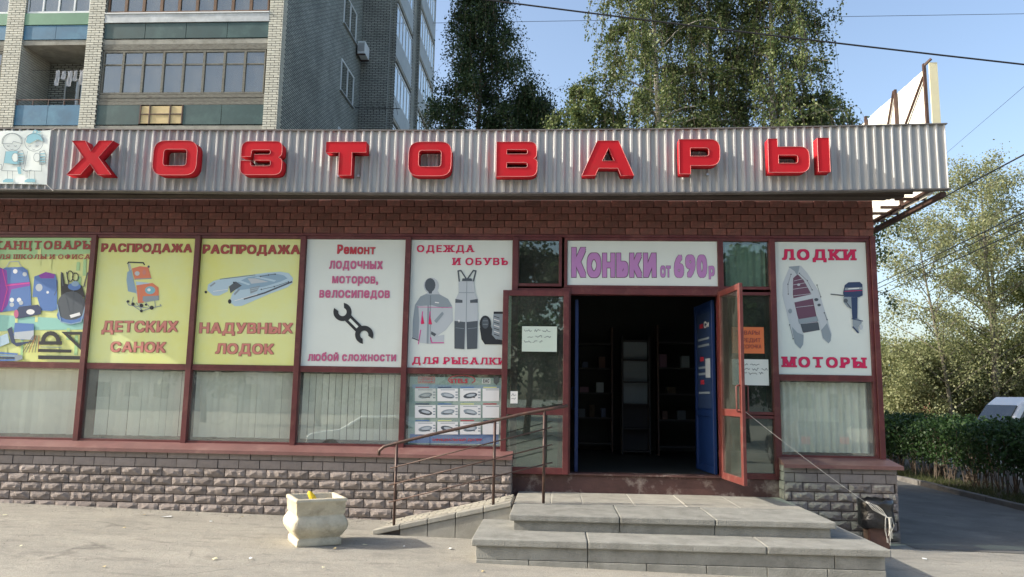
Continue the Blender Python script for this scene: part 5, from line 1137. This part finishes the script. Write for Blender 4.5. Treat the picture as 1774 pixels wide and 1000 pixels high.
# hedge: clipped shrubs along the kerb
def hedge():
    g = np.random.default_rng(9); k = 0; 
    for y0, y1, nm in ((1.2, 5.0, 'near dark hedge block with gaps showing pale stems at the right edge'), (5.0, 11.0, 'dark clipped hedge block behind the kerb'), (11.2, 22, 'far end of the clipped dark hedge beside the shop corner')):
        t = thing('hedge', nm, 'hedge', (10.4, (y0+y1)/2, 0), 'hedge along the kerb'); L_ = y1-y0; n = int((26000 if y0 > 2 else 15000)*L_/6); x = g.normal(0, .38, n); y = g.uniform(-L_/2, L_/2, n); z = .35+(1.14 if y0 > 2 else 1.0)*g.random(n)**.75; z += .10*np.sin((y+y0)*2.3)+.05*np.sin(y*7)
        dens = .5+.5*np.sin(y*1.9+1+y0)*np.sin(z*3+y*.8); keep = (g.random(n) < (.35+.75*dens+(z > 1.1)*.6)); P = np.stack([x, y, z], 1)[keep]; leaves(P, .055, K['hedge_leaf'], t, int(y0*10)); segs = []
        for i in range(int(L_*9)):
            b = np.array((g.normal(0, .15), g.uniform(-L_/2, L_/2), -.1)); 
            for q in range(3):
                m_ = b+np.array((g.normal(0, .12), g.normal(0, .15), g.uniform(.5, .8))); e = m_+np.array((g.normal(0, .15), g.normal(0, .2), g.uniform(.5, .8))); segs += [(b, m_), (m_, e)]
        twigmesh(segs, t, K['bark'], .014, 'stems')
hedge()
def weeds():
    g = np.random.default_rng(15); n = 9000; x = 9.35+np.abs(g.normal(0, .9, n)); y = g.uniform(0, 22, n); P = np.stack([x, y, np.full(n, -.11)], 1); d = np.array((0, 0, .12)); u = g.normal(0, 1, (n, 3)); u[:, 2] = 0; u /= np.linalg.norm(u, axis=1)[:, None]; h = g.uniform(.5, 1.3, n)[:, None]
    V = np.stack([P-u*.008, P+u*.008, P+d*h+u*.05], 1).reshape(-1, 3); o = np_mesh('grass', V, np.arange(3*n).reshape(-1, 3), K['grass'], None); o['kind'] = 'stuff'; tag(o, 'short dry grass growing on the soil under the hedge', 'grass')
weeds()

# ================================================================ VEHICLES, FAR HOUSES, POLES
def vehicle(name, label, loc, rot, L_, W_, sideprof, cabin, pm, cat, zw=.32, xw=(.85, 3.6), tail=None):
    """side profile extruded across the width, with glass, wheels, lamps"""
    t = thing(name, label, cat, loc); t.rotation_euler = (0, 0, rot); hw = W_/2
    rings_ = [[(x, s*hw*k, z*zz+(1-zz)*.8) for x, z in sideprof] for s, k, zz in ((-1, .90, .97), (-1, 1, 1), (1, 1, 1), (1, .90, .97))]
    rings_[0] = [(x, -hw, z if z < .9 else z) for x, z in sideprof]; r4 = []
    for yy, sh in ((-hw, .05), (-hw+.06, 0), (hw-.06, 0), (hw, .05)):
        cx = L_/2; r4.append([(x+(sh if x < cx else -sh), yy*(1-.10*max(0, z-.95)), z-sh*.3*(z > .6)) for x, z in sideprof])
    MB().rings(r4).build('body', pm, t, smooth=False)
    for s in (-1, 1):
        for poly in cabin:
            f = lambda x, z: (x, s*(hw*(1-.10*max(0, z-.95))+.004), z); pts = [f(*q) for q in poly]; MB().rings([pts, [(a, b+s*.006, c) for a, b, c in pts]]).build('side_window', K['carglass'], t)
        for x in xw:
            cen = Vector((x, s*(hw-.10), zw)); c = [[(cen.x+zw*math.cos(2*math.pi*i/20), cen.y+dy, zw+zw*math.sin(2*math.pi*i/20)) for i in range(20)] for dy in (-.11, .11)]; wh = MB().rings(c).build('wheel', K['tyre'], t)
            c = [[(cen.x+zw*.6*math.cos(2*math.pi*i/14), cen.y+s*.112+dy, zw+zw*.6*math.sin(2*math.pi*i/14)) for i in range(14)] for dy in (0, .008)]; MB().rings(c).build('rim', K['rim'], wh)
        if tail: B(L_-.02, L_+.02, s*hw*.72-.14, s*hw*.72+.14, tail[0], tail[1]).build('tail_lamp', K['lampred'], t)
        B(-.015, .03, s*hw*.70-.15, s*hw*.70+.15, .62, .75).build('headlight', K['glass_flat'], t)
    return t
van = vehicle('parked_van', 'white van parked beyond the hedge, only its roof and side showing', (13.35, 14.4, -.2), R(5), 5.2, 1.9, [(0, .35), (.02, .8), (.15, 1.1), (.75, 1.3), (1.3, 2.1), (1.6, 2.34), (5.0, 2.40), (5.2, 2.1), (5.2, .35), (4.5, .3), (.6, .3)], [[(1.0, 1.35), (1.42, 1.98), (2.1, 2.02), (2.1, 1.35)], [(2.25, 1.35), (2.25, 2.02), (4.8, 2.02), (4.8, 1.35)]], K['carwhite'], 'van', xw=(.9, 4.1), tail=(.9, 1.3))
MB().hexa([(.80, -.80, 1.36), (1.27, -.74, 2.05), (1.27, .74, 2.05), (.80, .80, 1.36), (.76, -.80, 1.39), (1.23, -.74, 2.08), (1.23, .74, 2.08), (.76, .80, 1.39)]).build('windscreen', K['carglass'], van)
B(.9, 4.9, -.965, -.955, .55, .62).build('trim_strip', K['carblack'], van)
vehicle('parked_car', 'silver hatchback parked across the street, mirrored in the shop windows', (-5.6, -15.2, -.36), R(182), 4.2, 1.75, [(0, .3), (0, .7), (.2, .85), (1.1, .98), (1.75, 1.42), (3.2, 1.46), (3.95, 1.1), (4.2, 1.0), (4.2, .3)], [[(1.35, 1.0), (1.85, 1.36), (2.5, 1.38), (2.5, 1.0)], [(2.6, 1.0), (2.6, 1.38), (3.2, 1.38), (3.7, 1.05)]], K['carsilver'], 'car', tail=(.8, 1.0)) if False else None
car = vehicle('parked_car', 'silver car parked across the street, mirrored in the shop windows', (-8.5, -15.6, -.28), R(0), 4.3, 1.75, [(0, .3), (0, .68), (.15, .80), (1.1, .95), (1.85, 1.40), (3.1, 1.44), (3.9, 1.1), (4.3, 1.0), (4.3, .3)], [[(1.35, .98), (1.9, 1.34), (2.5, 1.36), (2.5, .98)], [(2.6, .98), (2.6, 1.36), (3.1, 1.36), (3.7, 1.02)]], K['carsilver'], 'car', tail=(.8, 1.0))
vehicle('parked_car', 'black off-road car with red tail lamps, mirrored in the right window', (9.6, -21.0, -.55), R(90), 4.5, 1.85, [(0, .35), (0, .9), (.2, 1.05), (1.1, 1.15), (1.7, 1.68), (4.0, 1.72), (4.45, 1.1), (4.5, 1.0), (4.5, .35)], [[(1.3, 1.15), (1.75, 1.6), (2.5, 1.62), (2.5, 1.15)], [(2.6, 1.15), (2.6, 1.62), (3.9, 1.62), (4.1, 1.15)]], K['carblack'], 'car', zw=.36, tail=(.95, 1.2))
vehicle('parked_van', 'white delivery van across the street, mirrored in the right window', (5.2, -20.2, -.55), R(90), 5.2, 1.9, [(0, .35), (.02, .75), (.15, 1.0), (.75, 1.15), (1.35, 1.85), (1.6, 2.02), (5.0, 2.06), (5.2, 1.8), (5.2, .35)], [[(1.0, 1.2), (1.45, 1.75), (2.1, 1.78), (2.1, 1.2)]], K['carwhite'], 'van', xw=(.9, 4.1), tail=(.9, 1.3))
def house(name, label, x0, x1, y0, y1, h, wm, rm, wins):
    t = thing(name, label, 'house', ((x0+x1)/2, y0, 0)); cx = (x0+x1)/2; a, b = x0-cx, x1-cx; B(a, b, 0, y1-y0, -.5, h).build('wall', wm, t); d = y1-y0
    MB().add([(a-.4, -.4, h+.004), (b+.4, -.4, h+.004), (b+.4, d+.4, h+.004), (a-.4, d+.4, h+.004), (a-.4, d/2, h+1.6), (b+.4, d/2, h+1.6)], [(0, 1, 5, 4), (2, 3, 4, 5), (0, 4, 3), (1, 2, 5), (0, 3, 2, 1)]).build('roof', rm, t)
    for x, z in wins: w_ = B(x-.6, x+.6, -.05, -.004, z, z+1.2).build('window', K['pvc'], t); B(x-.5, x+.5, -.07, -.051, z+.1, z+1.1).build('pane', K['carglass'], w_)
house('brick_house', 'low brick house half hidden among the sunlit trees', 33, 42, 56, 63, 3.3, K['house_brick'], K['roof_dark'], [(-3, 1.1), (0, 1.1), (3, 1.1)])
house('blue_roofed_house', 'distant house with a blue roof behind the bushes', 30.5, 38, 70, 78, 4.6, K['panelwall'], K['roof_blue'], [(-2, 2.4), (2, 2.4)])
# low white fence beyond the hedge
fe = thing('low_fence', 'low white fence beyond the hedge at the right', 'fence', (12.6, 4, -.2))
for i in range(14): B(0, .05, i*.9, i*.9+.14, 0, 1.05).build('picket', K['pvc'], fe)
for z in (.3, .85): B(.055, .09, 0, 12.2, z, z+.08).build('rail', K['pvc'], fe)
# across the street: what the glass mirrors
def slabblock(x0, x1, y0, y1, h, label):
    t = thing('panel_block', label, 'apartment building', ((x0+x1)/2, y1, 0)); a = (x1-x0)/2; B(-a, a, y0-y1, 0, -1, h).build('wall', K['panelwall'], t); mb = MB()
    for i in range(int((x1-x0)/3)):
        for j in range(int(h/2.8)-1): mb.box(-a+1+i*3, -a+2.5+i*3, .004, .05, 1.2+j*2.8, 2.6+j*2.8)
    mb.build('windows', K['carglass'], t, kind='stuff')
slabblock(-46, -12, -75, -62, 15, 'five storey panel block across the street behind the viewer')
slabblock(14, 50, -80, -66, 15, 'second panel block across the street, further right')
for i, (x, y, h, r_) in enumerate([(-14, -34, 11, 3.4), (-8, -38, 12, 3.6), (-1.5, -33, 10.5, 3.4), (4.5, -36, 12, 3.8), (11, -34, 10.5, 3.4), (18, -38, 12, 3.8), (-22, -36, 12, 3.6)]):
    tree('street_tree', ['leafy street tree across the road, %s' % q for q in ('second from the left', 'third from the left', 'fourth from the left', 'in the middle right', 'third from the right', 'farthest right', 'farthest left')][i], 'tree', (x, y, -.5), h, r_, 9000, .26, K['dark_leaf'], K['bark'], 60+i, .5, .18, limbs=20, tr=.2, sub=6, clump=.8, group='street trees across the road')

def cable(pts, r, label, sag=.0, n=14):
    a, b = Vector(pts[0]), Vector(pts[-1]); ps = [a.lerp(b, t/n)-Vector((0, 0, sag*4*(t/n)*(1-t/n))) for t in range(n+1)]; tag(MB().tube(ps, r, 5).build('overhead_cable', K['cable'], smooth=True), label, 'cable', 'overhead cables')
def ext(x0, y0, Y0, x1, y1, Y1, e0=.3, e1=.3):
    a, b = at(x0, y0, Y0), at(x1, y1, Y1); d = b-a; return [tuple(a-d*e0), tuple(b+d*e1)]
cable(ext(912, 0, 3, 1774, 105, 3, .8, .5), .018, 'thick dark cable crossing the sky above the roof from the top centre', .12)
cable(ext(880, 38, 30, 1774, 24, 30, .5, .4), .014, 'thin faint wire crossing high behind the birches')
cable(ext(1515, 405, 24, 1774, 268, 8, .3, .6), .022, 'dark cable sagging steeply past the roof corner at right')
cable(ext(1520, 492, 34, 1774, 368, 14, .3, .5), .022, 'upper of the low wires crossing the right hand trees')
cable(ext(1520, 500, 34, 1774, 380, 14, .3, .5), .020, 'middle of the low wires crossing the right hand trees')
cable(ext(1520, 513, 34, 1774, 396, 14, .3, .5), .020, 'lowest of the low wires crossing the right hand trees')
cable(ext(1640, 265, 40, 1774, 150, 25, .2, .5), .010, 'very faint wire in the sky right of the roof signboard')
